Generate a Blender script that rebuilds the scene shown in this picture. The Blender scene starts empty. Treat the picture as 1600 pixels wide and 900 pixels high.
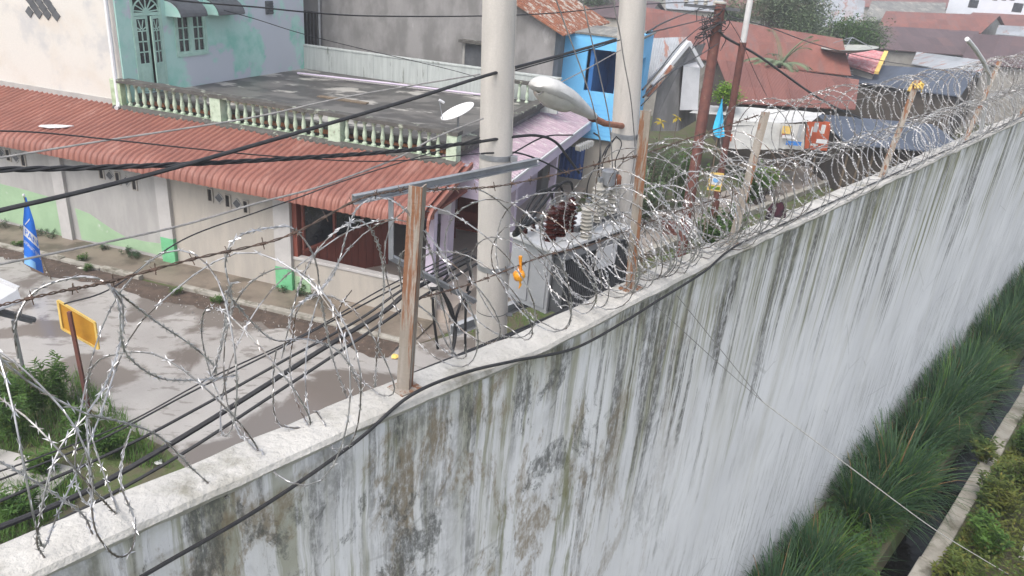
import bpy, bmesh, math, random
from mathutils import Vector, Matrix, noise as mnoise
random.seed(7)
R = math.radians
scn = bpy.context.scene
col = scn.collection

# ---------------------------------------------------------------- camera
FPX, PITCH, ROLL, CAMH = 1180.0, R(24), R(5), 8.0
CAM = Vector((0, 0, CAMH))
cd = bpy.data.cameras.new('camera'); cam = bpy.data.objects.new('camera', cd); col.objects.link(cam)
cd.sensor_width = 36.0; cd.lens = 36.0 * FPX / 1600.0; cd.clip_start = 0.05; cd.clip_end = 3000
_fw = Vector((0, math.cos(PITCH), -math.sin(PITCH))); _up0 = Vector((0, math.sin(PITCH), math.cos(PITCH))); _rt0 = Vector((1, 0, 0))
_rt = _rt0 * math.cos(ROLL) + _up0 * math.sin(ROLL)
_up = -_rt0 * math.sin(ROLL) + _up0 * math.cos(ROLL)
cam.matrix_world = Matrix(((_rt.x, _up.x, -_fw.x, 0), (_rt.y, _up.y, -_fw.y, 0), (_rt.z, _up.z, -_fw.z, CAMH), (0, 0, 0, 1)))
scn.camera = cam

# ---------------------------------------------------------------- sky, sun, exposure
SUN_EL, SUN_AZ = R(55), R(-146)      # azimuth measured from +Y towards +X
w = bpy.data.worlds.new('World'); scn.world = w; w.use_nodes = True
wn_ = w.node_tree; wn_.nodes.clear()
sky = wn_.nodes.new('ShaderNodeTexSky'); sky.sky_type = 'NISHITA'; sky.sun_disc = False
sky.sun_elevation = SUN_EL; sky.sun_rotation = SUN_AZ
sky.air_density = 1.0; sky.dust_density = 4.0; sky.ozone_density = 1.0
bg = wn_.nodes.new('ShaderNodeBackground'); bg.inputs['Strength'].default_value = 0.15
wo = wn_.nodes.new('ShaderNodeOutputWorld')
hs = wn_.nodes.new('ShaderNodeHueSaturation'); hs.inputs['Saturation'].default_value = 0.5      # thin overcast: paler than a clear sky
wn_.links.new(sky.outputs[0], hs.inputs['Color']); wn_.links.new(hs.outputs[0], bg.inputs[0]); wn_.links.new(bg.outputs[0], wo.inputs[0])
sl = bpy.data.lights.new('sun', 'SUN'); sl.energy = 0.7; sl.angle = R(40); sl.color = (1.0, 0.96, 0.9)
so = bpy.data.objects.new('sun', sl); col.objects.link(so)
sd = Vector((math.sin(SUN_AZ) * math.cos(SUN_EL), math.cos(SUN_AZ) * math.cos(SUN_EL), math.sin(SUN_EL)))
so.rotation_euler = sd.to_track_quat('Z', 'Y').to_euler(); so.location = sd * 60
scn.view_settings.view_transform = 'Standard'; scn.view_settings.look = 'None'
scn.view_settings.gamma = 1.0; scn.view_settings.use_curve_mapping = False
scn.view_settings.exposure = 1.05

# ---------------------------------------------------------------- places: photo direction -> world point
def ray(px, py):
    x, y = px - 800, 450 - py
    return (_rt * x + _up * y + _fw * FPX).normalized()
def onz(px, py, z=0.0):
    d = ray(px, py); return CAM + d * ((z - CAMH) / d.z)
def at(px, py, dist):                       # at a horizontal distance from the viewpoint
    d = ray(px, py); return CAM + d * (dist / math.hypot(d.x, d.y))
class Fr:                                   # a local frame on the ground
    def __init__(s, o, rz):
        s.o = Vector(o); s.rz = rz
        s.x = Vector((math.cos(rz), math.sin(rz), 0)); s.y = Vector((-math.sin(rz), math.cos(rz), 0))
    def w(s, x, y, z=0): return s.o + s.x * x + s.y * y + Vector((0, 0, z))
    def l(s, P): d = P - s.o; return Vector((d.dot(s.x), d.dot(s.y), d.z))
    def py(s, px, py, c):                   # pixel onto the vertical plane y = c, in local coordinates
        d = ray(px, py); t = (s.o + s.y * c - CAM).dot(s.y) / d.dot(s.y); return s.l(CAM + d * t)
    def px(s, px, py, c):
        d = ray(px, py); t = (s.o + s.x * c - CAM).dot(s.x) / d.dot(s.x); return s.l(CAM + d * t)
    def pz(s, px, py, z): return s.l(onz(px, py, z))
HF = Fr((-8.44, 17.57, 0), R(-16.5))        # the long house: x along its front, y into the plot
WF = Fr((1.85, 6.0, 0), R(90 - 40.7))       # the perimeter wall: x along it, y towards the street
WZ = 5.87

# ---------------------------------------------------------------- mesh helpers
class MB:
    def __init__(s): s.v = []; s.f = []
    def add(s, vs, fs):
        b = len(s.v); s.v += [tuple(p) for p in vs]; s.f += [tuple(i + b for i in f) for f in fs]; return s
    def box(s, x0, x1, y0, y1, z0, z1):
        return s.add([(x0,y0,z0),(x1,y0,z0),(x1,y1,z0),(x0,y1,z0),(x0,y0,z1),(x1,y0,z1),(x1,y1,z1),(x0,y1,z1)],
                     [(0,3,2,1),(4,5,6,7),(0,1,5,4),(1,2,6,5),(2,3,7,6),(3,0,4,7)])
    def hexa(s, lo, hi):                    # two quads (4 points each, counter-clockwise from above)
        return s.add(list(lo) + list(hi), [(0,3,2,1),(4,5,6,7),(0,1,5,4),(1,2,6,5),(2,3,7,6),(3,0,4,7)])
    def slab(s, pts, off):                  # polygon extruded by a vector
        n = len(pts); off = Vector(off); a = [Vector(p) for p in pts]; b = [p + off for p in a]
        return s.add(a + b, [tuple(range(n))[::-1], tuple(range(n, 2*n))] + [(i, (i+1) % n, n + (i+1) % n, n + i) for i in range(n)])
    def bar(s, p, q, wd, ht, up=(0,0,1)):
        p, q = Vector(p), Vector(q); d = (q - p).normalized(); up = Vector(up)
        sd_ = d.cross(up)
        if sd_.length < 1e-4: sd_ = d.cross(Vector((1,0,0)))
        sd_.normalize(); u2 = sd_.cross(d).normalized()
        A = sd_ * wd / 2; B = u2 * ht / 2
        return s.add([p-A-B, p+A-B, p+A+B, p-A+B, q-A-B, q+A-B, q+A+B, q-A+B],
                     [(0,1,2,3),(4,7,6,5),(0,4,5,1),(1,5,6,2),(2,6,7,3),(3,7,4,0)])
    def angle(s, p, q, leg, th, a, b):      # an L-shaped iron between p and q, legs along a and b
        p, q, a, b = Vector(p), Vector(q), Vector(a), Vector(b)
        pr = [Vector((0,0,0)), a*leg, a*leg + b*th, a*th + b*th, a*th + b*leg, b*leg]
        n = 6; return s.add([p + k for k in pr] + [q + k for k in pr], [tuple(range(n))[::-1], tuple(range(n, 2*n))] + [(i, (i+1) % n, n + (i+1) % n, n + i) for i in range(n)])
    def tube(s, pts, r, n=8, cap=True):
        P = [Vector(p) for p in pts]; m = len(P); vs = []; fs = []
        t0 = (P[1] - P[0]).normalized(); ref = Vector((0,0,1)) if abs(t0.z) < .9 else Vector((1,0,0))
        nx = t0.cross(ref).normalized()
        for i in range(m):
            t = (P[min(i+1, m-1)] - P[max(i-1, 0)])
            t = t.normalized() if t.length > 1e-9 else t0
            nx = (nx - t * nx.dot(t)); nx = nx.normalized() if nx.length > 1e-6 else t.orthogonal().normalized()
            ny = t.cross(nx); rr = r[i] if isinstance(r, (list, tuple)) else r
            for k in range(n):
                a = 2 * math.pi * k / n; vs.append(P[i] + nx * math.cos(a) * rr + ny * math.sin(a) * rr)
        for i in range(m - 1):
            for k in range(n):
                k2 = (k + 1) % n; fs.append((i*n + k, i*n + k2, (i+1)*n + k2, (i+1)*n + k))
        if cap: fs += [tuple(range(n))[::-1], tuple(range((m-1)*n, m*n))]
        return s.add(vs, fs)
    def lathe(s, prof, n=16, o=(0,0,0), ax=None):
        o = Vector(o); M = Matrix.Identity(3) if ax is None else Vector(ax).normalized().to_track_quat('Z', 'Y').to_matrix()
        vs = []; fs = []; m = len(prof)
        for r_, z_ in prof:
            for k in range(n):
                a = 2*math.pi*k/n; vs.append(o + M @ Vector((r_*math.cos(a), r_*math.sin(a), z_)))
        for i in range(m-1):
            for k in range(n):
                k2 = (k+1) % n; fs.append((i*n+k, i*n+k2, (i+1)*n+k2, (i+1)*n+k))
        fs += [tuple(range(n))[::-1], tuple(range((m-1)*n, m*n))]
        return s.add(vs, fs)
    def mesh(s, name, smooth=False):
        me = bpy.data.meshes.new(name); me.from_pydata([tuple(p) for p in s.v], [], s.f); me.update()
        if smooth:
            for p in me.polygons: p.use_smooth = True
            try: me.set_sharp_from_angle(angle=R(40))
            except Exception: pass
        return me
    def build(s, name, m, parent=None, smooth=False, bevel=0, kind=None, loc=None, rz=0):
        o = bpy.data.objects.new(name, s.mesh(name, smooth)); col.objects.link(o)
        if m: o.data.materials.append(M[m] if isinstance(m, str) else m)
        if parent: o.parent = parent
        if loc is not None: o.location = loc; o.rotation_euler.z = rz
        if bevel:
            b = o.modifiers.new('bevel', 'BEVEL'); b.width = bevel; b.segments = 2; b.limit_method = 'ANGLE'; b.angle_limit = R(40)
        if kind: o['kind'] = kind
        return o
def tag(o, label, cat, group=None):
    o['label'] = label; o['category'] = cat
    if group: o['group'] = group
    return o
def thing(name, label, cat, fr=None, loc=None, group=None):
    o = bpy.data.objects.new(name, None); col.objects.link(o); o.empty_display_size = .2
    if fr is not None: o.location = fr.o; o.rotation_euler.z = fr.rz
    if loc is not None: o.location = loc
    return tag(o, label, cat, group)
def link_part(name, me, parent, loc=(0,0,0), rot=(0,0,0), sc=(1,1,1)):
    o = bpy.data.objects.new(name, me); col.objects.link(o); o.parent = parent
    o.location = loc; o.rotation_euler = rot; o.scale = sc; return o
def copy_tree(o, parent=None):
    c = o.copy(); col.objects.link(c); c.parent = parent
    for ch in o.children: copy_tree(ch, c)
    return c
def spline(pts, n=10):                      # Catmull-Rom through points
    P = [Vector(p) for p in pts]; P = [P[0]*2 - P[1]] + P + [P[-1]*2 - P[-2]]; out = []
    for i in range(1, len(P) - 2):
        a, b, c, d = P[i-1:i+3]
        for k in range(n):
            t = k / n
            out.append(.5 * ((2*b) + (c - a)*t + (2*a - 5*b + 4*c - d)*t*t + (3*b - a - 3*c + d)*t**3))
    return out + [P[-2]]
def nz(x, y=0, z=0): return mnoise.noise(Vector((x, y, z)))

# ---------------------------------------------------------------- materials
M = {}
def nodes_of(name):
    m = bpy.data.materials.new(name); m.use_nodes = True; nt = m.node_tree; nt.nodes.clear()
    out = nt.nodes.new('ShaderNodeOutputMaterial'); b = nt.nodes.new('ShaderNodeBsdfPrincipled')
    nt.links.new(b.outputs[0], out.inputs[0]); M[name] = m; return m, nt, b
class N:                                    # small node-graph writer
    def __init__(s, nt, space='pos'):
        s.nt = nt
        if space == 'pos': s.co = nt.nodes.new('ShaderNodeNewGeometry').outputs['Position']
        else: s.co = nt.nodes.new('ShaderNodeTexCoord').outputs['Object']
    def put(s, sock, v):
        if hasattr(v, 'is_linked'): s.nt.links.new(v, sock)
        elif isinstance(v, (tuple, list)) and len(v) == 3 and sock.type == 'RGBA': sock.default_value = (*v, 1)
        else: sock.default_value = v
    def map(s, scale=(1,1,1), loc=(0,0,0), rot=(0,0,0)):
        n = s.nt.nodes.new('ShaderNodeMapping'); s.nt.links.new(s.co, n.inputs[0])
        n.inputs['Scale'].default_value = scale; n.inputs['Location'].default_value = loc; n.inputs['Rotation'].default_value = rot
        return n.outputs[0]
    def noise(s, scale=5, detail=5, rough=.55, vec=None, dist=0):
        n = s.nt.nodes.new('ShaderNodeTexNoise'); s.put(n.inputs['Vector'], vec if vec is not None else s.co)
        n.inputs['Scale'].default_value = scale; n.inputs['Detail'].default_value = detail
        n.inputs['Roughness'].default_value = rough; n.inputs['Distortion'].default_value = dist
        return n.outputs['Fac']
    def ramp(s, f, lo, hi, a=0.0, b=1.0):   # smooth step of a value
        n = s.nt.nodes.new('ShaderNodeMapRange'); n.interpolation_type = 'SMOOTHSTEP'
        s.put(n.inputs[0], f); s.put(n.inputs[1], lo); s.put(n.inputs[2], hi); s.put(n.inputs[3], a); s.put(n.inputs[4], b)
        return n.outputs[0]
    def math(s, op, a, b=0.0, clamp=False):
        n = s.nt.nodes.new('ShaderNodeMath'); n.operation = op; n.use_clamp = clamp
        s.put(n.inputs[0], a); s.put(n.inputs[1], b); return n.outputs[0]
    def mix(s, f, a, b):
        n = s.nt.nodes.new('ShaderNodeMix'); n.data_type = 'RGBA'
        s.put(n.inputs[0], f); s.put(n.inputs[6], a); s.put(n.inputs[7], b); return n.outputs[2]
    def sep(s):
        n = s.nt.nodes.new('ShaderNodeSeparateXYZ'); s.nt.links.new(s.co, n.inputs[0]); return n.outputs
    def wave(s, scale, axis='X', vec=None, dist=0):
        n = s.nt.nodes.new('ShaderNodeTexWave'); s.put(n.inputs['Vector'], vec if vec is not None else s.co); n.bands_direction = axis
        n.inputs['Scale'].default_value = scale; n.inputs['Distortion'].default_value = dist; return n.outputs['Fac']
    def bump(s, b, h, strength=.3, dist=.02):
        n = s.nt.nodes.new('ShaderNodeBump'); n.inputs['Strength'].default_value = strength; n.inputs['Distance'].default_value = dist
        s.put(n.inputs['Height'], h); s.nt.links.new(n.outputs[0], b.inputs['Normal'])
def mat(name, c1, c2=None, rough=.8, scale=3, lo=.35, hi=.65, bump=.2, bscale=60, metal=0, c3=None, s3=1.2, lo3=.55, hi3=.7, space='pos', stretch=None, bdist=.01, spec=.4, rough3=None):
    m, nt, b = nodes_of(name); g = N(nt, space)
    c2 = c2 or tuple(x * .72 for x in c1)
    v = g.map(stretch) if stretch else None
    cc = g.mix(g.ramp(g.noise(scale, 6, .6, v), lo, hi), c1, c2)
    fine = g.noise(bscale, 4, .6)
    cc2 = g.mix(g.ramp(fine, .3, .8, 0, .25), cc, tuple(x * .6 for x in c1))
    if c3:
        k3 = g.ramp(g.noise(s3, 7, .65, v), lo3, hi3); cc2 = g.mix(k3, cc2, c3)
        if rough3 is not None: g.put(b.inputs['Roughness'], g.math('ADD', rough, g.math('MULTIPLY', k3, rough3 - rough)))
    g.put(b.inputs['Base Color'], cc2)
    if rough3 is None: b.inputs['Roughness'].default_value = rough
    b.inputs['Metallic'].default_value = metal; b.inputs['Specular IOR Level'].default_value = spec
    if bump: g.bump(b, fine, bump, bdist)
    return m
def leafmat(name, c1, c2, c3=None, rough=.6, scale=2.5, trans=.25):
    m, nt, b = nodes_of(name); g = N(nt)
    cc = g.mix(g.ramp(g.noise(scale, 3, .6), .3, .7), c1, c2)
    if c3: cc = g.mix(g.ramp(g.noise(9, 2, .5), .58, .72), cc, c3)
    g.put(b.inputs['Base Color'], cc); b.inputs['Roughness'].default_value = rough; b.inputs['Specular IOR Level'].default_value = .3
    tr = nt.nodes.new('ShaderNodeBsdfTranslucent'); g.put(tr.inputs[0], cc)
    mx = nt.nodes.new('ShaderNodeMixShader'); mx.inputs[0].default_value = trans
    out = [n for n in nt.nodes if n.type == 'OUTPUT_MATERIAL'][0]
    nt.links.new(b.outputs[0], mx.inputs[1]); nt.links.new(tr.outputs[0], mx.inputs[2]); nt.links.new(mx.outputs[0], out.inputs[0])
    return m
# general materials
mat('concrete', (.40,.385,.36), (.31,.30,.28), rough=.85, scale=2.2, bump=.25, bscale=70, c3=(.18,.17,.15), s3=1.3, lo3=.6, hi3=.78)
mat('coping', (.53,.515,.485), (.43,.415,.385), rough=.9, scale=3, bump=.7, bscale=30, c3=(.235,.225,.185), s3=2.2, lo3=.52, hi3=.70, bdist=.02)
mat('kerb', (.36,.34,.30), (.26,.245,.21), rough=.9, scale=4, c3=(.12,.11,.08), s3=2.2, lo3=.52, hi3=.68)
mat('soil', (.105,.075,.058), (.07,.053,.042), rough=.95, scale=6, bump=.8, bscale=35, c3=(.17,.125,.09), s3=9, lo3=.6, hi3=.7, bdist=.03)
mat('ground', (.105,.10,.055), (.085,.072,.05), rough=.95, scale=.8, bump=.7, bscale=18, c3=(.07,.10,.03), s3=2.0, lo3=.45, hi3=.6, bdist=.04)
mat('apron', (.21,.175,.14), (.15,.125,.10), rough=.55, scale=1.6, bump=.3, bscale=40, c3=(.10,.085,.065), s3=.8, lo3=.5, hi3=.62)
mat('plaster_grey', (.40,.39,.375), (.34,.33,.32), rough=.9, scale=1.2, bump=.15, bscale=60, c3=(.30,.285,.26), s3=1.6, lo3=.6, hi3=.8, stretch=(3,3,.8))
mat('plaster_beige', (.42,.385,.34), (.36,.335,.30), rough=.9, scale=1.3, bump=.15, bscale=60, c3=(.33,.31,.28), s3=1.5, lo3=.62, hi3=.8, stretch=(3,3,.6))
mat('pillar_paint', (.48,.465,.45), (.42,.405,.395), rough=.85, scale=2, c3=(.35,.33,.30), s3=2.2, lo3=.6, hi3=.8)
mat('white_plaster', (.60,.575,.535), (.55,.50,.44), rough=.9, scale=.8, lo=.45, hi=.75, bump=.15, bscale=40, c3=(.46,.455,.45), s3=.9, lo3=.5, hi3=.68)
mat('green_paint', (.33,.47,.30), (.29,.42,.265), rough=.85, scale=2, c3=(.50,.53,.47), s3=2.6, lo3=.62, hi3=.75)
mat('green_bright', (.16,.47,.24), (.13,.40,.20), rough=.8, scale=4, c3=(.10,.22,.12), s3=6, lo3=.62, hi3=.72)
mat('teal', (.44,.66,.60), (.25,.55,.46), rough=.85, scale=1.0, lo=.42, hi=.66, bump=.15, c3=(.50,.53,.58), s3=.42, lo3=.485, hi3=.54)
mat('teal_frame', (.44,.62,.54), (.36,.54,.46), rough=.6, scale=5)
mat('dark_glass', (.012,.014,.018), (.02,.022,.026), rough=.12, scale=2, bump=0, spec=.6)
mat('dark_inside', (.03,.026,.024), (.018,.016,.015), rough=.9, scale=2, bump=0)  # near-black colour standing in for the unlit depth behind openings
mat('moss_green', (.45,.55,.38), (.30,.38,.24), rough=.85, scale=5, c3=(.10,.105,.075), s3=6, lo3=.6, hi3=.7)
mat('baluster', (.50,.58,.46), (.38,.47,.35), rough=.85, scale=7, c3=(.24,.25,.20), s3=7, lo3=.56, hi3=.66)
mat('rail_black', (.095,.09,.082), (.055,.052,.047), rough=.9, scale=4, bump=.6, bscale=25, c3=(.30,.32,.26), s3=4, lo3=.56, hi3=.68)
m, nt, b = nodes_of('red_roof'); g = N(nt)
oi = nt.nodes.new('ShaderNodeObjectInfo')
c = g.mix(g.ramp(g.noise(1.4, 6, .6), .35, .65), (.25,.098,.070), (.205,.080,.058))
c = g.mix(g.ramp(oi.outputs['Random'], 0, 1, 0, .38), c, (.20,.07,.052))
c = g.mix(g.ramp(g.noise(1.0, 7, .65, g.map((2.2,.6,2.2), (3,1,2), (0,0,R(16)))), .54, .68, 0, .6), c, (.33,.17,.135))
c = g.mix(g.ramp(g.noise(2.6, 8, .72, g.map((3,.8,3), (7,4,1), (0,0,R(16)))), .58, .70, 0, .7), c, (.12,.055,.045))
g.put(b.inputs['Base Color'], c); b.inputs['Roughness'].default_value = .55; g.bump(b, g.noise(14, 4, .6), .12, .01)
mat('brick', (.42,.17,.08), (.24,.10,.055), rough=.9, scale=8, bump=.5)
mat('grey_wall', (.27,.26,.255), (.17,.165,.16), rough=.92, scale=.9, lo=.38, hi=.62, bump=.2, c3=(.42,.41,.40), s3=.8, lo3=.58, hi3=.75, stretch=(1.4,1.4,.7))
mat('parapet', (.44,.47,.455), (.36,.385,.375), rough=.9, scale=2, c3=(.17,.185,.165), s3=1.6, lo3=.58, hi3=.68, stretch=(5,5,.5))
mat('brown_panel', (.215,.062,.043), (.165,.05,.036), rough=.6, scale=2.5, stretch=(6,6,.6))
mat('lilac', (.61,.53,.65), (.54,.47,.58), rough=.8, scale=1.5, c3=(.44,.40,.45), s3=1.5, lo3=.62, hi3=.78)
mat('lilac_roof', (.46,.345,.40), (.34,.26,.30), rough=.8, scale=2.4, c3=(.56,.53,.52), s3=3, lo3=.54, hi3=.66, stretch=(1,4,1))
mat('tile_floor', (.44,.38,.33), (.38,.325,.285), rough=.35, scale=2, bump=.05)
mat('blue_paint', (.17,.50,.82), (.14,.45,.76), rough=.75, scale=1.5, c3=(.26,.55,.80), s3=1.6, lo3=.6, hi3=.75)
mat('blue_inside_shade', (.03,.16,.42), (.022,.12,.33), rough=.8, scale=1.5)  # darker copy of the blue paint: indoor shade put into the colour
mat('rust', (.30,.125,.07), (.20,.082,.05), rough=.85, metal=0, scale=5, bump=.4, bscale=60, c3=(.40,.37,.33), s3=3.5, lo3=.5, hi3=.6, stretch=(1,1,.25))
mat('rust_post', (.33,.30,.265), (.24,.205,.17), rough=.8, scale=6, bump=.4, bscale=70, c3=(.21,.10,.055), s3=9, lo3=.50, hi3=.58, stretch=(2.6,2.6,.16))
mat('iron_brown', (.155,.060,.046), (.105,.044,.037), rough=.7, scale=6, c3=(.19,.10,.07), s3=5, lo3=.6, hi3=.7)
mat('galv', (.42,.43,.45), (.33,.34,.36), rough=.42, metal=.65, scale=8, bump=.08)
mat('razor', (.47,.47,.48), (.30,.30,.305), rough=.42, metal=.7, scale=14, bump=.05, c3=(.15,.135,.12), s3=3.2, lo3=.50, hi3=.60)
mat('razor_blade', (.62,.62,.63), (.50,.50,.51), rough=.3, metal=.6, scale=20, bump=0, c3=(.22,.20,.18), s3=2.2, lo3=.56, hi3=.68)
mat('razor_dull', (.33,.325,.32), (.20,.195,.19), rough=.5, metal=.6, scale=12, bump=.05, c3=(.13,.095,.075), s3=2.6, lo3=.5, hi3=.62)
mat('black_cable', (.022,.022,.025), (.035,.035,.037), rough=.55, scale=20, bump=.05)
mat('grey_cable', (.30,.29,.28), (.20,.195,.19), rough=.6, scale=20, bump=.05)
mat('white_wire', (.55,.54,.52), (.40,.39,.38), rough=.6, scale=20, bump=0)
mat('pole_concrete', (.52,.49,.455), (.45,.425,.395), rough=.88, scale=2.2, bump=.3, bscale=80, c3=(.34,.315,.285), s3=2.4, lo3=.6, hi3=.76, stretch=(3,3,.6))
mat('trafo_grey', (.40,.41,.425), (.34,.35,.365), rough=.45, scale=1.6, bump=.05, c3=(.47,.48,.49), s3=1.6, lo3=.55, hi3=.75)
mat('trafo_lid', (.62,.625,.63), (.55,.555,.56), rough=.5, scale=4, bump=.08, c3=(.40,.39,.38), s3=6, lo3=.66, hi3=.76)
mat('trafo_dark', (.105,.11,.118), (.075,.078,.084), rough=.55, scale=4, bump=.05)
mat('porcelain_brown', (.075,.022,.018), (.05,.016,.014), rough=.15, scale=6, bump=0, spec=.7)
mat('polymer', (.50,.475,.42), (.40,.38,.335), rough=.5, scale=8, bump=.05)
mat('lamp_grey', (.60,.595,.58), (.52,.515,.50), rough=.45, scale=5, bump=.05, c3=(.42,.40,.38), s3=6, lo3=.6, hi3=.75)
mat('lamp_glass', (.55,.54,.50), (.47,.46,.42), rough=.2, scale=3, bump=0, spec=.6)
mat('orange_rust_pipe', (.36,.17,.11), (.27,.12,.08), rough=.8, scale=12)
mat('yellow_sign', (.52,.26,.03), (.45,.21,.025), rough=.55, scale=5, bump=.08, c3=(.45,.22,.03), s3=5, lo3=.62, hi3=.75)
mat('yellow_pale', (.74,.52,.16), (.66,.45,.12), rough=.6, scale=6)
mat('flag_blue', (.015,.16,.66), (.012,.135,.56), rough=.7, scale=3, bump=.05)
mat('flag_light', (.22,.46,.78), (.18,.40,.72), rough=.7, scale=3, bump=.05)
mat('flag_sky', (.06,.50,.78), (.045,.42,.68), rough=.7, scale=4, bump=.05)
mat('white', (.66,.66,.67), (.60,.60,.61), rough=.6, scale=3, bump=.03)
mat('tarp', (.56,.56,.545), (.46,.46,.45), rough=.6, scale=2, bump=.15, bscale=12, c3=(.42,.41,.39), s3=2, lo3=.6, hi3=.75)
mat('tarp_orange', (.47,.11,.045), (.40,.085,.04), rough=.55, scale=3, bump=.1)
mat('orange_bag', (.80,.36,.03), (.62,.20,.02), rough=.3, scale=14, bump=.3, bscale=30)
mat('dish_white', (.78,.78,.78), (.72,.72,.72), rough=.5, scale=3)
mat('dish_mesh', (.36,.37,.34), (.28,.29,.26), rough=.7, scale=6)
mat('pink_tile', (.47,.15,.16), (.52,.32,.32), rough=.7, scale=6)
mat('plastic_blue', (.05,.22,.62), (.04,.18,.5), rough=.5, scale=4)
mat('navy_cloth', (.02,.045,.14), (.035,.08,.22), rough=.9, scale=9, stretch=(8,8,1))
mat('dark_cloth', (.015,.014,.02), (.06,.02,.03), rough=.9, scale=12)
mat('old_wood', (.20,.155,.11), (.13,.10,.07), rough=.9, scale=5, stretch=(5,5,.6))
def tin(name, c1, c2, c3, sc=9.0, lo3=.5, hi3=.62, rough=.7):          # corrugated sheet: ribs run up the slope (local y)
    m, nt, b = nodes_of(name); g = N(nt, 'obj')
    cc = g.mix(g.ramp(g.noise(1.1, 6, .65, g.map((2.2,.5,1))), .35, .65), c1, c2)
    cc = g.mix(g.ramp(g.noise(.8, 7, .7, g.map((3.4,.35,1), (3,5,0))), lo3, hi3), cc, c3)
    sn = nt.nodes.new('ShaderNodeVectorMath'); sn.operation = 'SNAP'; g.put(sn.inputs[0], g.co); sn.inputs[1].default_value = (.82,2.3,50)
    wn2 = nt.nodes.new('ShaderNodeTexWhiteNoise'); g.put(wn2.inputs['Vector'], sn.outputs[0])
    cc = g.mix(g.ramp(wn2.outputs['Value'], .35, 1, 0, .5), cc, tuple(x*.62 for x in c2)); cc = g.mix(g.ramp(wn2.outputs['Value'], .12, 0, 0, .6), cc, c3)
    wv = g.wave(sc * .5, 'X'); cc = g.mix(g.math('MULTIPLY', wv, .22), cc, tuple(x*.45 for x in c1))
    g.put(b.inputs['Base Color'], cc); b.inputs['Roughness'].default_value = rough
    g.bump(b, wv, .6, .03); return m
tin('tin_rust', (.205,.075,.055), (.19,.072,.055), (.28,.13,.10), lo3=.56, hi3=.7)
tin('tin_rust2', (.26,.095,.068), (.20,.075,.058), (.19,.10,.085))
tin('tin_purple', (.125,.078,.080), (.10,.066,.070), (.165,.09,.08), lo3=.58, hi3=.72)
tin('tin_blue', (.075,.095,.135), (.062,.08,.115), (.09,.11,.15))
tin('tin_zinc', (.38,.40,.425), (.30,.32,.34), (.30,.15,.11), lo3=.55, hi3=.62)
tin('tin_old', (.24,.235,.21), (.16,.16,.15), (.36,.34,.30), sc=5)
leafmat('grass_dark', (.034,.082,.04), (.058,.118,.055), (.115,.165,.08), scale=3, trans=.35)
leafmat('grass_mid', (.07,.15,.03), (.105,.195,.038), (.18,.20,.06), scale=1.2)
leafmat('weed', (.05,.115,.022), (.08,.155,.028), (.13,.16,.035), scale=1.8)
leafmat('weed_yellow', (.12,.135,.025), (.05,.095,.02), (.20,.17,.04), scale=.9)
leafmat('tree_leaf', (.10,.15,.075), (.13,.18,.09), (.17,.21,.10), scale=.8)  # leaf green lightened to stand in for haze on the far trees
leafmat('tree_leaf_hazy', (.12,.165,.09), (.155,.195,.11), (.19,.22,.13), scale=.8)  # paler leaf green, distance haze mixed into the colour
leafmat('palm_leaf', (.15,.205,.115), (.19,.245,.145), scale=1)
leafmat('bush_lime', (.13,.25,.02), (.17,.29,.025), scale=3)
leafmat('leaf_yellow', (.40,.30,.04), (.33,.26,.04), scale=5)
leafmat('dry_leaf', (.20,.12,.06), (.27,.18,.09), scale=6)
mat('bark', (.13,.10,.075), (.085,.066,.05), rough=.95, scale=7, bump=.6, stretch=(4,4,.7))

# road: pale worn concrete with wet brown patches
m, nt, b = nodes_of('road'); g = N(nt)
base = g.mix(g.ramp(g.noise(.9, 6, .6), .35, .68), (.355,.34,.322), (.305,.29,.275))
base = g.mix(g.ramp(g.noise(55, 3, .6), .35, .8, 0, .3), base, (.24,.225,.205))
wet = g.ramp(g.noise(.42, 7, .58, g.map((1,1,1), (4.2,7.3,0)), .4), .50, .56)
wet2 = g.ramp(g.noise(1.6, 7, .6, g.map((1,2.6,1), (0,0,0), (0,0,R(-16)))), .56, .62)
wk = g.math('MAXIMUM', wet, g.math('MULTIPLY', wet2, .6))
g.put(b.inputs['Base Color'], g.mix(wk, base, (.15,.132,.118)))
g.put(b.inputs['Roughness'], g.ramp(wk, 0, 1, .27, .12))
g.bump(b, g.noise(40, 4, .6), .12, .01)
# wall: whitewashed plaster, with algae and mould that ran down from the coping
m, nt, b = nodes_of('wall_plaster'); g = N(nt, 'obj')
X, Y, Z = g.sep()
base = g.mix(g.ramp(g.noise(.7, 6, .6, g.map((1,1,.6))), .3, .7), (.735,.74,.76), (.615,.62,.64))
base = g.mix(g.ramp(g.noise(2.4, 7, .65, g.map((1.4,1,.35), (9,0,2))), .50, .72, 0, .7), base, (.46,.465,.465))
depth = g.math('SUBTRACT', WZ, Z)
wob = g.math('MULTIPLY', g.math('SUBTRACT', g.noise(1.1, 5, .6, g.map((1,1,1), (2,5,1))), .5), .10)
cx = g.nt.nodes.new('ShaderNodeCombineXYZ'); g.put(cx.inputs[0], g.math('ADD', X, wob)); g.put(cx.inputs[1], Y); g.put(cx.inputs[2], Z)
co0 = g.co; g.co = cx.outputs[0]
def streaks(sx, sz, lo, hi, off, lmin, lmax, lscale, soft):      # runs of different length below the coping
    n1 = g.ramp(g.noise(1.0, 9, .68, g.map((sx,1,sz), off)), lo, hi)
    ln = g.ramp(g.noise(lscale, 5, .7, g.map((1,0,0), (off[1]+3, off[0], 1.7))), .3, .72, lmin, lmax)
    return g.math('MULTIPLY', n1, g.ramp(g.math('SUBTRACT', ln, depth), 0, soft))
grime = g.ramp(g.noise(24, 6, .75, g.map((1,1,.45))), .30, .60, .15, 1)
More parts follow.
